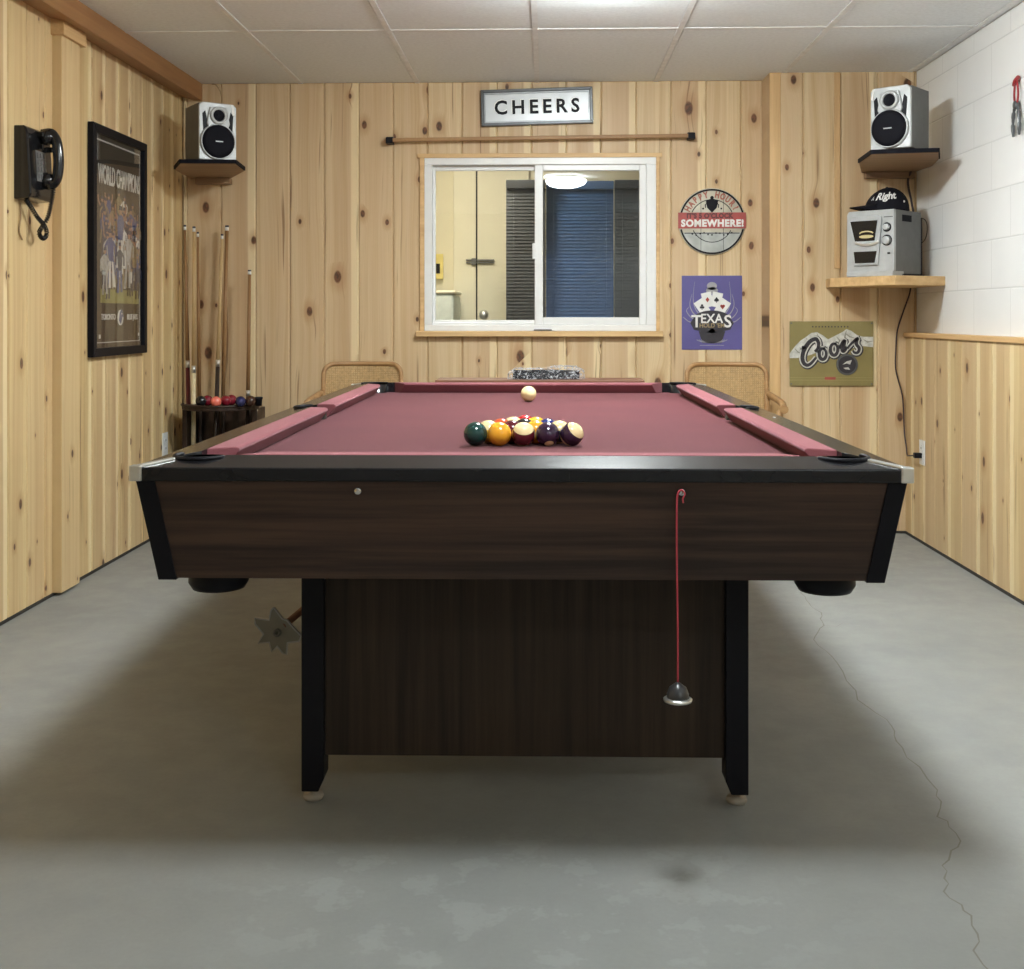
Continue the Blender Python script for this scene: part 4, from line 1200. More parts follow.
for nm, extra, mt, yy in (('lettering_shadow', 0.050, 'tx_dark', -0.0032), ('lettering_outline', 0.030, 'co_snow', -0.0038), ('script_lettering', 0.0, 'tx_dark', -0.0044)):
    bm = B()
    for g, lw_ in zip(glyphs, lw):
        pts = [(p[0] * w, p[1] * h) for p in g]
        n = len(pts)
        ws = [(lw_ * (0.55 + 0.45 * math.sin(PI * min(1, (i + 1) / n))) + extra) * w * 1.0 for i in range(n)]
        off = 0.003 if nm == 'lettering_shadow' else 0
        stroke(bm, [(p[0] + off, p[1] - off) for p in pts], ws, yy, -0.0026 if yy > -0.004 else -0.0036)
    obj(nm, bm, mt, CO)
bm = B()
disc(bm, .685 * w, .33 * h, .128 * w, -0.0058, -0.003, 32, 0); disc(bm, .685 * w, .33 * h, .105 * w, -0.0062, -0.0056, 32, 1)
prism(bm, [(.63 * w, .33 * h), (.68 * w, .38 * h), (.74 * w, .40 * h), (.72 * w, .33 * h), (.68 * w, .35 * h)], -0.0068, -0.006, 'y', mi=2)
prism(bm, [(.64 * w, .28 * h), (.70 * w, .29 * h), (.72 * w, .25 * h), (.66 * w, .26 * h)], -0.0068, -0.006, 'y', mi=2)
obj('puck_emblem', bm, ['sign_frame', 'tx_dark', 'co_snow'], CO)
bm = B(); box(bm, .42 * w, .55 * w, -0.003, -0.0018, .095 * h, .135 * h)
bg = obj('red_badge', bm, 'rs_red', CO)
bm = B()
for k in range(12): box(bm, (.27 + k * .038) * w, (.27 + k * .038 + .014) * w, -0.0027, -0.0018, .905 * h, .925 * h)
obj('small_print', bm, 'tx_dark', CO)
for u, v in ((.02, .03), (.98, .03), (.02, .97), (.98, .97)):
    bm = B(); disc(bm, u * w, v * h, 0.004, -0.003, -0.0018, 10)
    obj('rivet', bm, 'grey_side', CO)

# ---------------------------------------------------------------- corner shelves
def shelf(name, label, pts, z0, z1, mats, cleat=None):
    t = thing(name, label, 'shelf', (pts[0][0], pts[0][1], z0))
    bm = B(); ox, oy = pts[0]
    prism(bm, [(p[0] - ox, p[1] - oy) for p in pts], 0.0, z1 - z0)
    obj('board', bm, mats[0], t, bevel=0.002)
    if cleat:
        bm = B()
        for c in cleat: box(bm, c[0] - ox, c[1] - ox, c[2] - oy, c[3] - oy, c[4] - z0, c[5] - z0)
        obj('cleat', bm, mats[1], t, bevel=0.002)
    return t
def edge_trim(t, pts, z0, z1, th, mat):
    """dark band along an open outline"""
    bm = B(); ox, oy, oz = t.location
    for (a, b) in zip(pts, pts[1:]):
        va, vb = Vector(a), Vector(b)
        d = (vb - va).normalized(); n = Vector((d.y, -d.x)) * th
        q = [va, vb, vb + n, va + n]
        prism(bm, [(p.x - ox, p.y - oy) for p in q], z0 - oz, z1 - oz)
    obj('edge_band', bm, mat, t)
Lp = [(-1.835, BACK - 0.002), (-1.80, 5.58), (-1.70, 5.35), (-1.45, 5.37), (-1.475, 5.63), (-1.63, BACK - 0.002)]
M['shelf_under'] = wood('plywood_under', (0.30, 0.185, 0.10), (0.22, 0.13, 0.07), 'x')
sL = shelf('corner_shelf', 'small brown corner shelf high in the left corner under a speaker', Lp, 1.775, 1.795, ['shelf_under', 'shelf_under'],
           [(-1.80, -1.62, 5.90, BACK - 0.001, 1.745, 1.775)])
edge_trim(sL, Lp[1:5], 1.778, 1.796, 0.006, 'black_matte')
Rp = [(1.80, JUT - 0.001), (1.55, JUT - 0.001), (1.445, 5.40), (1.42, 5.10), (1.69, 5.05), (1.765, 5.27), (1.812, 5.5)]
sR = shelf('corner_shelf', 'small brown corner shelf high in the right corner under a speaker', Rp, 1.770, 1.790, ['shelf_under', 'shelf_under'],
           [(1.56, 1.80, JUT - 0.045, JUT - 0.002, 1.74, 1.77)])
edge_trim(sR, Rp[2:6], 1.773, 1.791, 0.006, 'black_matte')
Sp = [(1.375, JUT - 0.008), (1.355, 5.58), (1.55, 5.20), (1.818, 5.34), (1.818, JUT - 0.008)]
sS = shelf('corner_shelf', 'thick pale pine corner shelf carrying the stereo in the right corner', Sp, 1.205, 1.248, ['pine_trim', 'pine_trim'])

# ---------------------------------------------------------------- speakers
def speaker(loc, rot, label, accent_x):
    t = thing('speaker', label, 'speaker', loc, rot, 'pair of bookshelf speakers')
    w, h, d = 0.183, 0.278, 0.20
    boxobj('cabinet', (0.002, w - 0.002, 0.012, d, 0.004, h - 0.004), 'grey_side', t, 0.002)
    bm = B()
    prism(bm, [(0, 0.006), (w, 0.006), (w, h - 0.016), (w - 0.016, h), (0.016, h), (0, h - 0.016)], 0.0, 0.014, 'y')
    fr = obj('front_panel', bm, 'silver_plastic', t, bevel=0.004)
    bm = B()
    prism(bm, [(0.050, h - 0.022), (w - 0.050, h - 0.022), (w - 0.034, h - 0.10), (w - 0.055, h - 0.14), (0.055, h - 0.14), (0.034, h - 0.10)], -0.010, 0.001, 'y')
    obj('horn_plate', bm, 'silver_plastic', fr, bevel=0.005)
    bm = B()
    prism(bm, [(0.016, h - 0.055), (0.030, h - 0.040), (0.044, h - 0.115), (0.034, h - 0.165), (0.022, h - 0.150)], -0.002, 0.001, 'y')
    obj('side_inlay', bm, 'black', fr)
    bm = B()
    prism(bm, [(w - 0.016, h - 0.055), (w - 0.022, h - 0.150), (w - 0.034, h - 0.165), (w - 0.044, h - 0.115), (w - 0.030, h - 0.040)], -0.002, 0.001, 'y')
    obj('side_inlay', bm, 'black', fr)
    bm = B(); lathe(bm, [(0.043, 0.0), (0.041, 0.010), (0.030, 0.012), (0.027, 0.006), (0.027, 0.0)], 36, FACE(w / 2, -0.009, h - 0.062))
    tw_ = obj('tweeter', bm, 'silver_plastic', t)
    bm = B(); lathe(bm, [(0.027, 0.004), (0.02, 0.001), (0.008, 0.004), (0.0, 0.007)], 28, FACE(w / 2, -0.010, h - 0.062))
    obj('cone', bm, 'black_matte', tw_)
    bm = B(); lathe(bm, [(0.086, -0.01), (0.085, 0.010), (0.079, 0.014), (0.076, 0.008)], 48, FACE(w / 2 - 0.002, 0.0, 0.094))
    obj('woofer_ring', bm, 'silver_plastic', t)
    bm = B(); lathe(bm, [(0.079, 0.006), (0.078, 0.018), (0.060, 0.023), (0.03, 0.0255), (0.0, 0.026)], 48, FACE(w / 2 - 0.002, 0.0, 0.094))
    gr = obj('grille', bm, 'black_matte', t)
    boxobj('badge', (w / 2 - 0.02, w / 2 + 0.016, -0.0275, -0.0255, 0.090, 0.095), 'silver_plastic', gr)
    bm = B()  # white wedge at one upper corner of the front
    prism(bm, [(accent_x, h - 0.004), (accent_x + 0.012, h - 0.004), (accent_x + 0.018, h - 0.05), (accent_x + 0.008, h - 0.055)] if accent_x > 0.05 else
              [(0.004, h - 0.05), (0.012, h - 0.055), (0.020, h - 0.004), (0.010, h - 0.004)], -0.003, 0.001, 'y')
    obj('white_accent', bm, 'white', fr)
    return t
speaker((-1.624, 5.385, 1.796), math.radians(36), 'silver fronted speaker with black round grille high in the left corner', 0.155)
speaker((1.432, 5.165, 1.791), math.radians(-40), 'silver fronted speaker with black round grille high in the right corner', 0.0)

# ---------------------------------------------------------------- stereo
ST = thing('mini_stereo', 'silver and grey mini stereo with two knobs on the pine corner shelf', 'stereo', (1.405, 5.465, 1.249), math.radians(-44))
w, h, d = 0.236, 0.308, 0.33
boxobj('cabinet', (0.004, w - 0.004, 0.02, d - 0.06, 0.012, h - 0.004), 'grey_side', ST, 0.003)
boxobj('vent_panel', (w - 0.0045, w - 0.003, 0.085, 0.175, h - 0.055, h - 0.025), 'black_matte', ST)
bm = B(); prism(bm, [(0, 0.022), (w, 0.022), (w, h - 0.004), (0.01, h - 0.004), (0, h - 0.02)], 0.0, 0.022, 'y')
fp = obj('front_panel', bm, 'silver_plastic', ST, bevel=0.004)
boxobj('base_plinth', (0.002, w - 0.002, -0.008, 0.10, 0.0, 0.024), 'silver_plastic', ST, 0.004)
bm = B()
tr = [(0.018, h - 0.030), (w - 0.062, h - 0.030), (w - 0.056, h - 0.045), (w - 0.074, 0.050), (0.040, 0.050), (0.014, h - 0.06)]
prism(bm, tr, -0.012, 0.001, 'y')
obj('deck_surround', bm, 'silver_plastic', fp, bevel=0.005)
bm = B(); prism(bm, [(0.026, h - 0.052), (w - 0.074, h - 0.052), (w - 0.088, h - 0.145), (0.050, h - 0.145)], -0.015, -0.011, 'y')
cd = obj('disc_window', bm, 'black_plastic', ST, bevel=0.001)
M['display'] = plain('amber_display', (0.55, 0.45, 0.22), 0.4)
bm = B(); disc(bm, 0.108, h - 0.125, 0.036, -0.017, -0.0145, 24, 0, 0.008); stroke(bm, arc(0.108, h - 0.115, 0.036, 20, 160, 14, 0.014), 0.006, -0.0165, -0.0145)
obj('display', bm, 'display', cd)
bm = B(); stroke(bm, arc(0.112, h - 0.138, 0.062, 200, 340, 18, 0.026), 0.012, -0.020, -0.011)
obj('tray_lip', bm, 'silver', ST, bevel=0.002)
bm = B(); prism(bm, [(0.044, 0.115), (w - 0.078, 0.115), (w - 0.088, 0.062), (0.050, 0.062)], -0.0145, -0.011, 'y')
obj('tape_window', bm, 'black_plastic', ST)
for z, r in ((h - 0.085, 0.017), (h - 0.145, 0.021)):
    bm = B(); lathe(bm, [(r + 0.004, 0.0), (r + 0.004, 0.003), (r, 0.003), (r, 0.0), (r, -0.001)], 28, FACE(w - 0.034, 0.0, z), mi=1)
    lathe(bm, [(r - 0.002, 0.0), (r - 0.003, 0.014), (r - 0.007, 0.016), (0.0, 0.014)], 28, FACE(w - 0.034, -0.001, z), mi=0)
    obj('knob', bm, ['silver_plastic', 'black'], ST)
boxobj('button', (w - 0.030, w - 0.018, -0.004, 0.0, 0.100, 0.108), 'black', ST)
boxobj('slot', (w - 0.05, w - 0.006, -0.001, 0.001, h - 0.040, h - 0.037), 'black', ST)
boxobj('rear_foot', (w - 0.10, w - 0.002, 0.08, d - 0.03, 0.0, 0.0115), 'black', ST)
boxobj('rear_panel', (0.03, w - 0.006, d - 0.059, d - 0.045, 0.012, h - 0.03), 'black_matte', ST)

# cap on the stereo
CAP = thing('baseball_cap', 'black baseball cap with white lettering on top of the stereo', 'cap', (1.597, 5.485, 1.554), math.radians(-12))
CAP.scale = (1.08, 1.08, 1.12)
bm = B()
bmesh.ops.create_uvsphere(bm, u_segments=32, v_segments=16, radius=1.0)
for v in list(bm.verts):
    if v.co.z < -0.05: bm.verts.remove(v)
for v in bm.verts:
    x, y, z = v.co
    f = 1.0 if z < 0.6 else 1.0 - 0.08 * (z - 0.6)
    v.co = Vector((x * 0.094 * f, y * 0.085 * f, 0.004 + max(0, z) * 0.098 * (1 + 0.10 * x)))
for f in bm.faces: f.smooth = True
obj('crown', bm, 'black_matte', CAP)
bm = B()
rows = []
for i in range(15):
    a = math.radians(112 + (248 - 112) * i / 14)
    inner = Vector((0.090 * math.cos(a), 0.082 * math.sin(a), 0.026))
    t_ = math.cos(math.radians((i - 7) / 7 * 90))
    outer = inner + Vector((-0.066 * t_ ** 0.6 if t_ > 0 else 0, 0, -0.014 * t_ - 0.002))
    outer.z = 0.003 + 0.016 * max(0, t_) ; rows.append((inner, outer))
T1 = [bm.verts.new(a + Vector((0, 0, 0.003))) for a, b in rows]; T2 = [bm.verts.new(b + Vector((0, 0, 0.003 + 0.0 ))) for a, b in rows]
U1 = [bm.verts.new(a) for a, b in rows]; U2 = [bm.verts.new(b) for a, b in rows]
for i in range(14):
    for q in ((T1[i], T1[i + 1], T2[i + 1], T2[i]), (U1[i], U2[i], U2[i + 1], U1[i + 1]), (T2[i], T2[i + 1], U2[i + 1], U2[i]), (T1[i], U1[i], U1[i + 1], T1[i + 1])):
        try: bm.faces.new(q).smooth = True
        except ValueError: pass
obj('brim', bm, 'black_matte', CAP)
bm = B(); lathe(bm, [(0.007, 0.0), (0.005, 0.004), (0.0, 0.005)], 12, TR(0, 0, 0.100))
obj('top_button', bm, 'black_matte', CAP)
bm = B(); text_bm(bm, 'Right', 0.044, TR(0.0, 0, 0.0), 0.0008, shear=0.25, offset=0.0014, sx=1.0)
stroke(bm, [(-0.066, -0.012), (-0.058, 0.004), (-0.056, -0.012)], 0.004, -0.001, 0.001)
for v in bm.verts:      # wrap the lettering round the crown
    x, y, z = v.co
    zz = 0.060 + z * 0.95 + x * 0.06
    a = (x - 0.012) / 0.088
    rr_ = math.sqrt(max(0.05, 1 - min(0.95, (zz - 0.004) / 0.103) ** 2)) 
    v.co = Vector((math.sin(a) * 0.0945 * rr_, -math.cos(a) * 0.0862 * rr_ + y * 1.0, zz))
obj('lettering', bm, 'white', CAP)
bm = B(); lathe(bm, [(0.005, 0), (0.004, 0.002), (0.0, 0.002)], 10, TR(0.066, -0.056, 0.038, rx=PI / 2, rz=0.7))
obj('badge', bm, 'white', CAP)

# wires round the stereo
M['cord_dark'] = plain('dark_cord', (0.035, 0.018, 0.022), 0.5)
def wire(name, label, pts, r, mat, k=8):
    bm = B(); tube(bm, smooth_path(pts, k), r, 7)
    return tag(obj(name, bm, mat), label, 'cord')
bm = B()
cord_pts = [(1.785, 5.735, 1.2035), (1.778, 5.735, 1.17), (1.753, 5.738, 1.096), (1.722, 5.738, 0.998), (1.714, 5.738, 0.90), (1.714, 5.738, 0.802), (1.740, 5.736, 0.70), (1.748, 5.734, 0.64), (1.750, 5.72, 0.50),
            (1.750, 5.69, 0.43), (1.745, 5.66, 0.395), (1.735, 5.60, 0.400), (1.725, 5.55, 0.405), (1.725, 5.50, 0.412), (1.735, 5.485, 0.414)]
tube(bm, smooth_path(cord_pts, 8), 0.0035, 7)
pc = obj('power_cord', bm, 'cord_dark', ST)
bm = B(); box(bm, 1.722, 1.7575, 5.474, 5.500, 0.402, 0.426)
pl = obj('plug', bm, 'black', ST, bevel=0.003)
bpy.context.view_layer.update()
for o_ in (pc, pl): o_.matrix_parent_inverse = ST.matrix_world.inverted()
wire('speaker_wire', 'brown wire running down the corner from the right speaker shelf to the stereo',
     [(1.772, 5.66, 1.80), (1.775, 5.70, 1.77), (1.765, 5.715, 1.72), (1.785, 5.72, 1.62), (1.79, 5.71, 1.55), (1.76, 5.69, 1.47)], 0.0055, 'cord_dark')
wire('speaker_wire', 'thin wire at the ceiling behind the left speaker',
     [(-1.72, 5.93, 2.262), (-1.69, 5.90, 2.25), (-1.655, 5.86, 2.20), (-1.64, 5.80, 2.12), (-1.66, 5.72, 2.02), (-1.70, 5.60, 1.93)], 0.003, 'old_wire')
wire('antenna_wire', 'thin dark wire loop behind the stereo against the block wall',
     [(1.70, 5.66, 1.50), (1.77, 5.62, 1.535), (1.812, 5.60, 1.525), (1.814, 5.58, 1.47), (1.80, 5.60, 1.42), (1.74, 5.64, 1.38)], 0.002, 'cord_dark')

# outlets
def outlet(loc, rot, label, plug=False):
    t = thing('wall_outlet', label, 'outlet', loc, rot)
    boxobj('cover_plate', (-0.036, 0.036, -0.006, 0.0, -0.058, 0.058), 'vinyl', t, 0.002)
    for z in (-0.02, 0.02):
        bm = B(); disc(bm, 0, z, 0.016, -0.008, -0.005, 18, 0, 0.014); rc = obj('receptacle', bm, 'vinyl', t)
        bm = B(); box(bm, -0.008, -0.006, -0.0085, -0.0078, z - 0.004, z + 0.006); box(bm, 0.006, 0.008, -0.0085, -0.0078, z - 0.004, z + 0.006)
        obj('slots', bm, 'black', rc)
    return t
outlet((LEFT + 0.001, 5.66, 0.435), PI / 2, 'white wall outlet low on the left wall beside the cue rack')
outlet((WAINS - 0.001, 5.486, 0.428), -PI / 2, 'white wall outlet on the right pine wainscot with a cord plugged in')

# pliers hung on the block wall
PL = thing('hanging_pliers', 'red handled metal pliers hanging on the white block wall', 'pliers', (BLOCK - 0.001, 4.515, 1.76), -PI / 2)
bm = B()      # local x along the wall (towards the camera), -y out of the wall
tube(bm, smooth_path([(-0.026, -0.012, 0.0), (-0.031, -0.012, 0.05), (-0.022, -0.012, 0.095), (-0.004, -0.012, 0.125)]), [0.005, 0.006, 0.0065, 0.008, 0.008, 0.008] * 3 + [0.008], 8)
tube(bm, smooth_path([(0.026, -0.012, 0.0), (0.031, -0.012, 0.05), (0.022, -0.012, 0.095), (0.004, -0.012, 0.125)]), [0.005, 0.006, 0.0065, 0.008, 0.008, 0.008] * 3 + [0.008], 8)
obj('jaws', bm, 'sign_frame', PL)
bm = B(); lathe(bm, [(0.016, -0.008), (0.016, 0.008), (0.0, 0.010)], 18, FACE(0, -0.012, 0.118))
obj('pivot', bm, 'sign_frame', PL)
M['tool_red'] = plain('red_grip', (0.33, 0.02, 0.025), 0.4)
for s in (-1, 1):
    bm = B(); tube(bm, smooth_path([(s * 0.006, -0.012, 0.118), (s * 0.018, -0.012, 0.15), (s * 0.014, -0.012, 0.19), (s * 0.004, -0.012, 0.212)]), 0.0045, 8)
    obj('handle', bm, 'tool_red', PL)
bm = B(); tube(bm, [(-0.02, -0.012, 0.198), (0.0, -0.016, 0.212), (0.022, -0.012, 0.222)], 0.008, 8); tube(bm, [(0.0, 0.0, 0.210), (0.0, -0.016, 0.212)], 0.004, 8)
obj('hanger', bm, 'tool_red', PL)

# ---------------------------------------------------------------- cue rack with balls and cues
RK = thing('cue_rack', 'dark wooden cue rack standing in the left back corner', 'cue rack', (-1.622, 5.72, 0.0))
def half(cx, r, n=14, back=0.17): return [(-r, back)] + [(r * math.cos(a), -r * 0.95 * math.sin(a) + 0.02) for a in [PI - PI * i / n for i in range(n + 1)]] + [(r, back)]
for z0_, z1_, nm in ((0.605, 0.625, 'upper_tray'), (0.02, 0.05, 'base')):
    bm = B(); prism(bm, half(0, 0.188 if nm == 'upper_tray' else 0.22, back=0.05 if nm == 'upper_tray' else 0.17), z0_, z1_); obj(nm, bm, 'dark_wood', RK, bevel=0.003)
bm = B(); lip = [(p[0], p[1]) for p in half(0, 0.188)]
tube(bm, [(p[0], p[1], 0.628) for p in lip[1:-1]], 0.006, 8); obj('tray_lip', bm, 'dark_wood', RK)
for x in (-0.175, 0.175):
    bm = B(); box(bm, x - 0.012, x + 0.012, 0.0, 0.17, 0.05, 0.605 if x > 0 else 0.60); obj('side_panel', bm, 'dark_wood', RK, bevel=0.002)
bm = B(); box(bm, -0.175, 0.175, 0.155, 0.17, 0.05, 0.605); obj('back_panel', bm, 'dark_wood', RK)
for x in (-0.15, 0.15):
    bm = B(); lathe(bm, [(0.02, 0.0), (0.022, 0.01), (0.018, 0.02)], 14, TR(x, 0.02, 0)); obj('foot', bm, 'dark_wood', RK)
# cues: tip (x, z), butt x, colours; all in the plane just in front of the wall
M['shaft'] = wood('maple_shaft', (0.62, 0.44, 0.22), (0.50, 0.33, 0.15), 'z')
M['shaft_brown'] = wood('brown_shaft', (0.36, 0.20, 0.085), (0.27, 0.14, 0.055), 'z')
M['butt_red'] = plain('dark_red_butt', (0.10, 0.012, 0.014), 0.3)
M['butt_dark'] = plain('dark_butt', (0.03, 0.018, 0.014), 0.3)
M['butt_cream'] = plain('cream_butt', (0.70, 0.58, 0.36), 0.35)
M['tip_blue'] = plain('chalky_tip', (0.05, 0.05, 0.07), 0.8)
def px_at(px, py, Y):
    c, s = math.cos(YAW), math.sin(YAW); cx = (px - 512) / F_PX
    dx, dy, dz = -s + cx * c, c + cx * s, (316 - py) / F_PX
    t = Y / dy
    return t * dx, EYE + t * dz
def cue(top, bot, joint, Y, shaft, butt, label, r=0.0065):
    xt, zt = px_at(top[0], top[1], Y); xb, zb_ = px_at(bot[0], bot[1], Y - 0.02)
    Yb = Y - 0.02
    k_ = (zb_ - 0.052) / (zt - zb_)
    xf = xb + (xb - xt) * k_; Yf = Yb + (Yb - Y) * k_
    t = thing('pool_cue', label, 'cue', (xf, Yf, 0.052), 0, 'cues standing in the rack')
    P0 = Vector((0, 0, 0)); P1 = Vector((xt - xf, Y - Yf, zt - 0.052))
    zj = px_at(joint[0], joint[1], Y)[1] - 0.052
    fj = zj / P1.z; L = P1.z
    lerp = lambda f: P0.lerp(P1, f)
    bm = B(); tube(bm, [lerp(0), lerp(fj)], [0.0145, 0.0105], 14); obj('butt', bm, butt, t)
    bm = B(); tube(bm, [lerp(fj - 0.012), lerp(fj + 0.012)], 0.0112, 14); obj('joint', bm, 'silver', t)
    bm = B(); tube(bm, [lerp(fj + 0.012), lerp(0.982)], [0.0102, r], 14); obj('shaft', bm, shaft, t)
    bm = B(); tube(bm, [lerp(0.982), lerp(0.994)], r + 0.0003, 12); obj('ferrule', bm, 'white', t)
    bm = B(); tube(bm, [lerp(0.994), lerp(1.0)], r, 12); obj('tip', bm, 'tip_blue', t)
cue((184.8, 225), (188.5, 404), (187.8, 364), 5.83, 'shaft_brown', 'butt_red', 'brown cue with a dark red butt, leftmost in the rack')
cue((194, 226.5), (193.5, 404), (193, 369), 5.80, 'shaft', 'butt_cream', 'pale cue with a cream butt, second from the left in the rack', 0.0075)
cue((197.8, 232), (199.5, 404), (199, 400), 5.86, 'shaft_brown', 'butt_dark', 'thin brown cue with a white ferrule, third from the left in the rack', 0.006)
cue((222.2, 234), (216.5, 404), (217.5, 363), 5.82, 'shaft', 'butt_dark', 'pale cue with a near-black butt, leaning right near the middle of the rack')
cue((227, 225.5), (223, 404), (223.2, 402), 5.86, 'shaft_brown', 'butt_dark', 'thick brown cue right of the middle of the rack', 0.0095)
cue((249.6, 270), (248, 404), (249.5, 393), 5.80, 'shaft_brown', 'butt_dark', 'short dark brown cue at the right end of the rack', 0.0085)
M['sn_black'] = plain('ball_black', (0.012, 0.012, 0.014), 0.1, spec=0.6)
M['sn_coral'] = plain('ball_coral', (0.75, 0.17, 0.12), 0.12, spec=0.6)
M['sn_red'] = plain('ball_dark_red', (0.20, 0.008, 0.02), 0.1, spec=0.6)
M['sn_blue'] = plain('ball_navy', (0.012, 0.015, 0.07), 0.1, spec=0.6)
M['sn_brown'] = plain('ball_brown', (0.05, 0.02, 0.012), 0.12, spec=0.6)
for px_, Y_, mt, lab in ((201, 5.62, 'sn_black', 'black ball at the left of the cue rack tray'), (207.5, 5.66, 'sn_red', 'dark red ball behind the coral ball on the cue rack tray'),
                       (216, 5.58, 'sn_coral', 'coral ball at the front of the cue rack tray'), (225.8, 5.64, 'sn_red', 'dark red ball just right of the coral ball on the cue rack tray'),
                       (231.5, 5.70, 'sn_red', 'rear dark red ball beside the navy ball on the cue rack tray'), (240.5, 5.60, 'sn_blue', 'navy ball on the cue rack tray'),
                       (250.5, 5.63, 'sn_brown', 'dark brown ball right of the navy ball on the cue rack tray')):
    x_, _ = px_at(px_, 405, Y_)
    ball('snooker_ball', lab, None, 0, (x_, Y_, 0.625 + 0.0265), raw=M[mt], r=0.0262, group='balls on the cue rack')
x_, _ = px_at(258.5, 402, 5.66)
bm = B(); lathe(bm, [(0.016, 0.0), (0.018, 0.03), (0.021, 0.034), (0.021, 0.044), (0.014, 0.044), (0.014, 0.01), (0.0, 0.01)], 20)
tag(obj('chalk_cup', bm, 'black', loc=(x_, 5.66, 0.6255)), 'small black cup at the right end of the cue rack tray', 'cup')

# ---------------------------------------------------------------- cane backed chairs
def chair(loc, rot, label):
    t = thing('cane_chair', label, 'chair', loc, rot, 'cane backed chairs behind the pool table')
    # chair faces -y (towards the table); back at +y
    def bx_(u): return 0.185 * u, 0.20 + 0.05 * (1 - u * u)          # curved back plan
    W_ = 0.185
    def loop(z0, z1, r, grow=0.0, n=8):
        pts = []
        cs = [(W_ - r, z0 + r, -90), (W_ - r, z1 - r, 0), (-W_ + r, z1 - r, 90), (-W_ + r, z0 + r, 180)]
        for cx_, cz_, a0_ in cs:
            for i in range(n + 1):
                a = math.radians(a0_ + 90 * i / n); pts.append((cx_ + r * math.cos(a), cz_ + r * math.sin(a)))
        out = []
        for (x, z), (x2, z2) in zip(pts, pts[1:] + pts[:1]):
            m = max(1, int(math.hypot(x2 - x, z2 - z) / 0.03))
            for q in range(m):
                f = q / m; xx, zz = x + (x2 - x) * f, z + (z2 - z) * f
                out.append((xx, bx_(xx / W_)[1] + (zz - 0.6) * 0.12, zz))
        return out
    bm = B(); tube(bm, loop(0.60, 0.838, 0.05), 0.011, 8, closed=True); obj('back_frame', bm, 'chair_wood', t)
    bm = B()
    def cpt(x, z): return Vector((x, bx_(x / W_)[1] + (z - 0.6) * 0.12, z))
    def strand(a, b, wd):
        m = 8
        P = [cpt(a[0] + (b[0] - a[0]) * i / m, a[1] + (b[1] - a[1]) * i / m) for i in range(m + 1)]
        dd = Vector((b[0] - a[0], 0, b[1] - a[1])).normalized(); nn = Vector((-dd.z, 0, dd.x)) * wd / 2
        A = [bm.verts.new(p + nn) for p in P]; Bv = [bm.verts.new(p - nn) for p in P]
        A2 = [bm.verts.new(p + nn + Vector((0, 0.0012, 0))) for p in P]; B2 = [bm.verts.new(p - nn + Vector((0, 0.0012, 0))) for p in P]
        for i in range(m):
            bm.faces.new((A[i], A[i + 1], Bv[i + 1], Bv[i])); bm.faces.new((A2[i], B2[i], B2[i + 1], A2[i + 1]))
            bm.faces.new((A[i], A2[i], A2[i + 1], A[i + 1])); bm.faces.new((Bv[i], Bv[i + 1], B2[i + 1], B2[i]))
    x = -W_ + 0.012
    while x < W_ - 0.01:
        e = max(0, abs(x) - (W_ - 0.05)); dz_ = 0.05 - math.sqrt(max(0, 0.05 ** 2 - e * e)) if e else 0
        strand((x, 0.606 + dz_), (x, 0.834 - dz_), 0.0058); x += 0.0085
    z = 0.612
    while z < 0.832:
        e = max(0, abs(z - 0.719) - (0.119 - 0.05)); dx_ = 0.05 - math.sqrt(max(0, 0.05 ** 2 - e * e)) if e else 0
        strand((-W_ + 0.006 + dx_, z), (W_ - 0.006 - dx_, z), 0.0058); z += 0.0085
    obj('cane_back', bm, 'cane', t)
    bm = B()
    pts = []
    sw, sd, r = 0.21, 0.20, 0.06
    for cx_, cy_, a0_ in ((sw - r, sd - r, 0), (-sw + r, sd - r, 90), (-sw + r, -sd + r, 180), (sw - r, -sd + r, 270)):
        for i in range(7):
            a = math.radians(a0_ + 90 * i / 6); pts.append((cx_ + r * math.cos(a), cy_ + r * math.sin(a), 0.445))
    tube(bm, pts, 0.016, 8, closed=True); obj('seat_frame', bm, 'chair_wood', t)
    bm = B(); prism(bm, [(p[0] * 0.97, p[1] * 0.97) for p in pts], 0.444, 0.450); obj('seat', bm, 'cane', t)
    for sx in (-1, 1):
        bm = B(); tube(bm, [(sx * 0.20, 0.19, 0.0), (sx * 0.185, 0.185, 0.44), (sx * 0.186, 0.205, 0.66), (sx * 0.186, 0.212, 0.72)], [0.013, 0.016, 0.014, 0.012], 10); obj('leg', bm, 'chair_wood', t)
        bm = B(); tube(bm, [(sx * 0.20, -0.19, 0.0), (sx * 0.19, -0.18, 0.44), (sx * 0.20, -0.16, 0.655)], [0.013, 0.017, 0.013], 10); obj('leg', bm, 'chair_wood', t)
        bm = B(); tube(bm, smooth_path([(sx * 0.192, 0.205, 0.70), (sx * 0.215, 0.08, 0.685), (sx * 0.222, -0.06, 0.675), (sx * 0.212, -0.19, 0.660)], 5), [0.012] + [0.016] * 14 + [0.020], 10); obj('armrest', bm, 'chair_wood', t)
    bm = B(); tube(bm, [(-0.195, -0.185, 0.2), (0.195, -0.185, 0.2)], 0.009, 8); tube(bm, [(-0.193, 0.187, 0.2), (0.193, 0.187, 0.2)], 0.009, 8); obj('stretcher', bm, 'chair_wood', t)
chair((-0.862, 5.30, 0), math.radians(4), 'cane backed wooden chair behind the far left corner of the table')
chair((0.836, 5.28, 0), math.radians(-4), 'cane backed wooden chair behind the far right corner of the table')

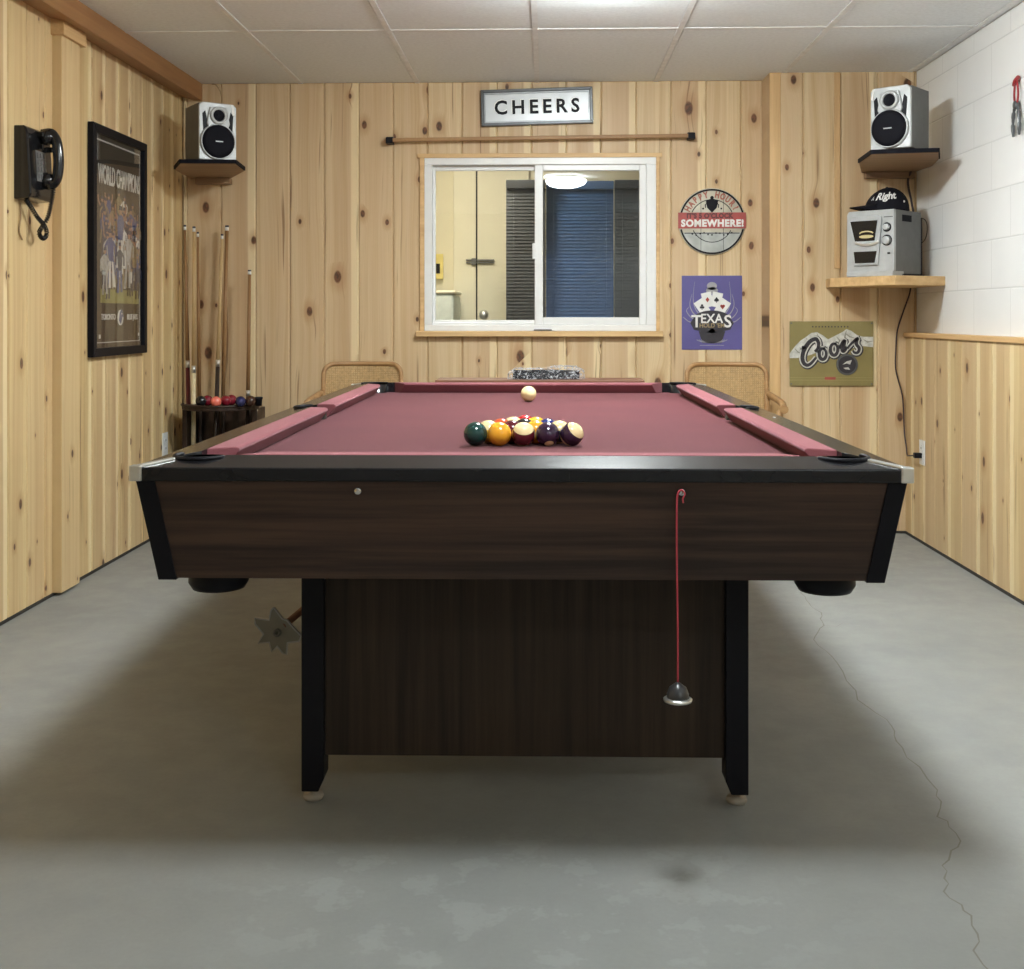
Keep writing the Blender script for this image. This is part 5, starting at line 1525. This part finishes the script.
# narrow table with the wrapped package
NTB = thing('narrow_table', 'narrow reddish wooden table behind the far rail under the window', 'table', (-0.028, 5.17, 0))
boxobj('tabletop', (-0.457, 0.457, -0.11, 0.11, 0.766, 0.787), 'red_wood', NTB, 0.003)
bm = B(); box(bm, -0.42, 0.42, -0.09, -0.075, 0.70, 0.766); box(bm, -0.42, 0.42, 0.075, 0.09, 0.70, 0.766); obj('apron', bm, 'red_wood', NTB)
for sx in (-1, 1):
    for sy in (-1, 1):
        bm = B(); box(bm, sx * 0.42 - 0.016, sx * 0.42 + 0.016, sy * 0.085 - 0.015, sy * 0.085 + 0.015, 0.0, 0.766); obj('leg', bm, 'red_wood', NTB, bevel=0.002)
PK = thing('wrapped_package', 'long black package in crinkled clear plastic on the narrow table', 'package', (0.0, 5.15, 0.7875), math.radians(2))
bm = B()
box(bm, -0.145, 0.145, -0.035, 0.035, 0.001, 0.036)
bmesh.ops.subdivide_edges(bm, edges=bm.edges, cuts=6, use_grid_fill=True)
random.seed(8)
for v in bm.verts:
    if v.co.z > 0.004: v.co += Vector((random.uniform(-.003, .003), random.uniform(-.003, .003), random.uniform(-.005, .006)))
obj('contents', bm, 'black_matte', PK)
k = NT('clear_wrap')
tcx, _, _, _ = k.obj()
fz = k.noise(tcx, 55.0, 4.0, 0.7, 1.5)
fac = k.rng(fz, 0.48, 0.66, 0.04, 0.7)
tr_ = k.n('ShaderNodeBsdfTransparent'); gl_ = k.n('ShaderNodeBsdfPrincipled'); gl_.inputs['Base Color'].default_value = (0.75, 0.75, 0.78, 1); gl_.inputs['Roughness'].default_value = 0.15
bmp = k.n('ShaderNodeBump', {'Strength': 0.9, 'Distance': 0.01, 'Height': fz}); k.t.links.new(bmp.outputs[0], gl_.inputs['Normal'])
mxs = k.n('ShaderNodeMixShader', {0: fac, 1: tr_.outputs[0], 2: gl_.outputs[0]}); k.t.links.new(mxs.outputs[0], k.out.inputs[0])
M['wrap'] = k.m
bm = B()
box(bm, -0.168, 0.168, -0.042, 0.042, 0.0005, 0.046)
bmesh.ops.subdivide_edges(bm, edges=bm.edges, cuts=9, use_grid_fill=True)
for v in bm.verts:
    e = max(0, abs(v.co.x) - 0.14) / 0.028
    if v.co.z > 0.003:
        v.co.z = v.co.z * (1 - 0.45 * e * (1 if v.co.x < 0 else 0.3)) + random.uniform(-.004, .006) + (0.010 if 0.03 < v.co.x < 0.14 and v.co.z > 0.03 else 0)
        v.co.y += random.uniform(-.004, .004); v.co.x += random.uniform(-.004, .004)
obj('plastic_wrap', bm, 'wrap', PK)
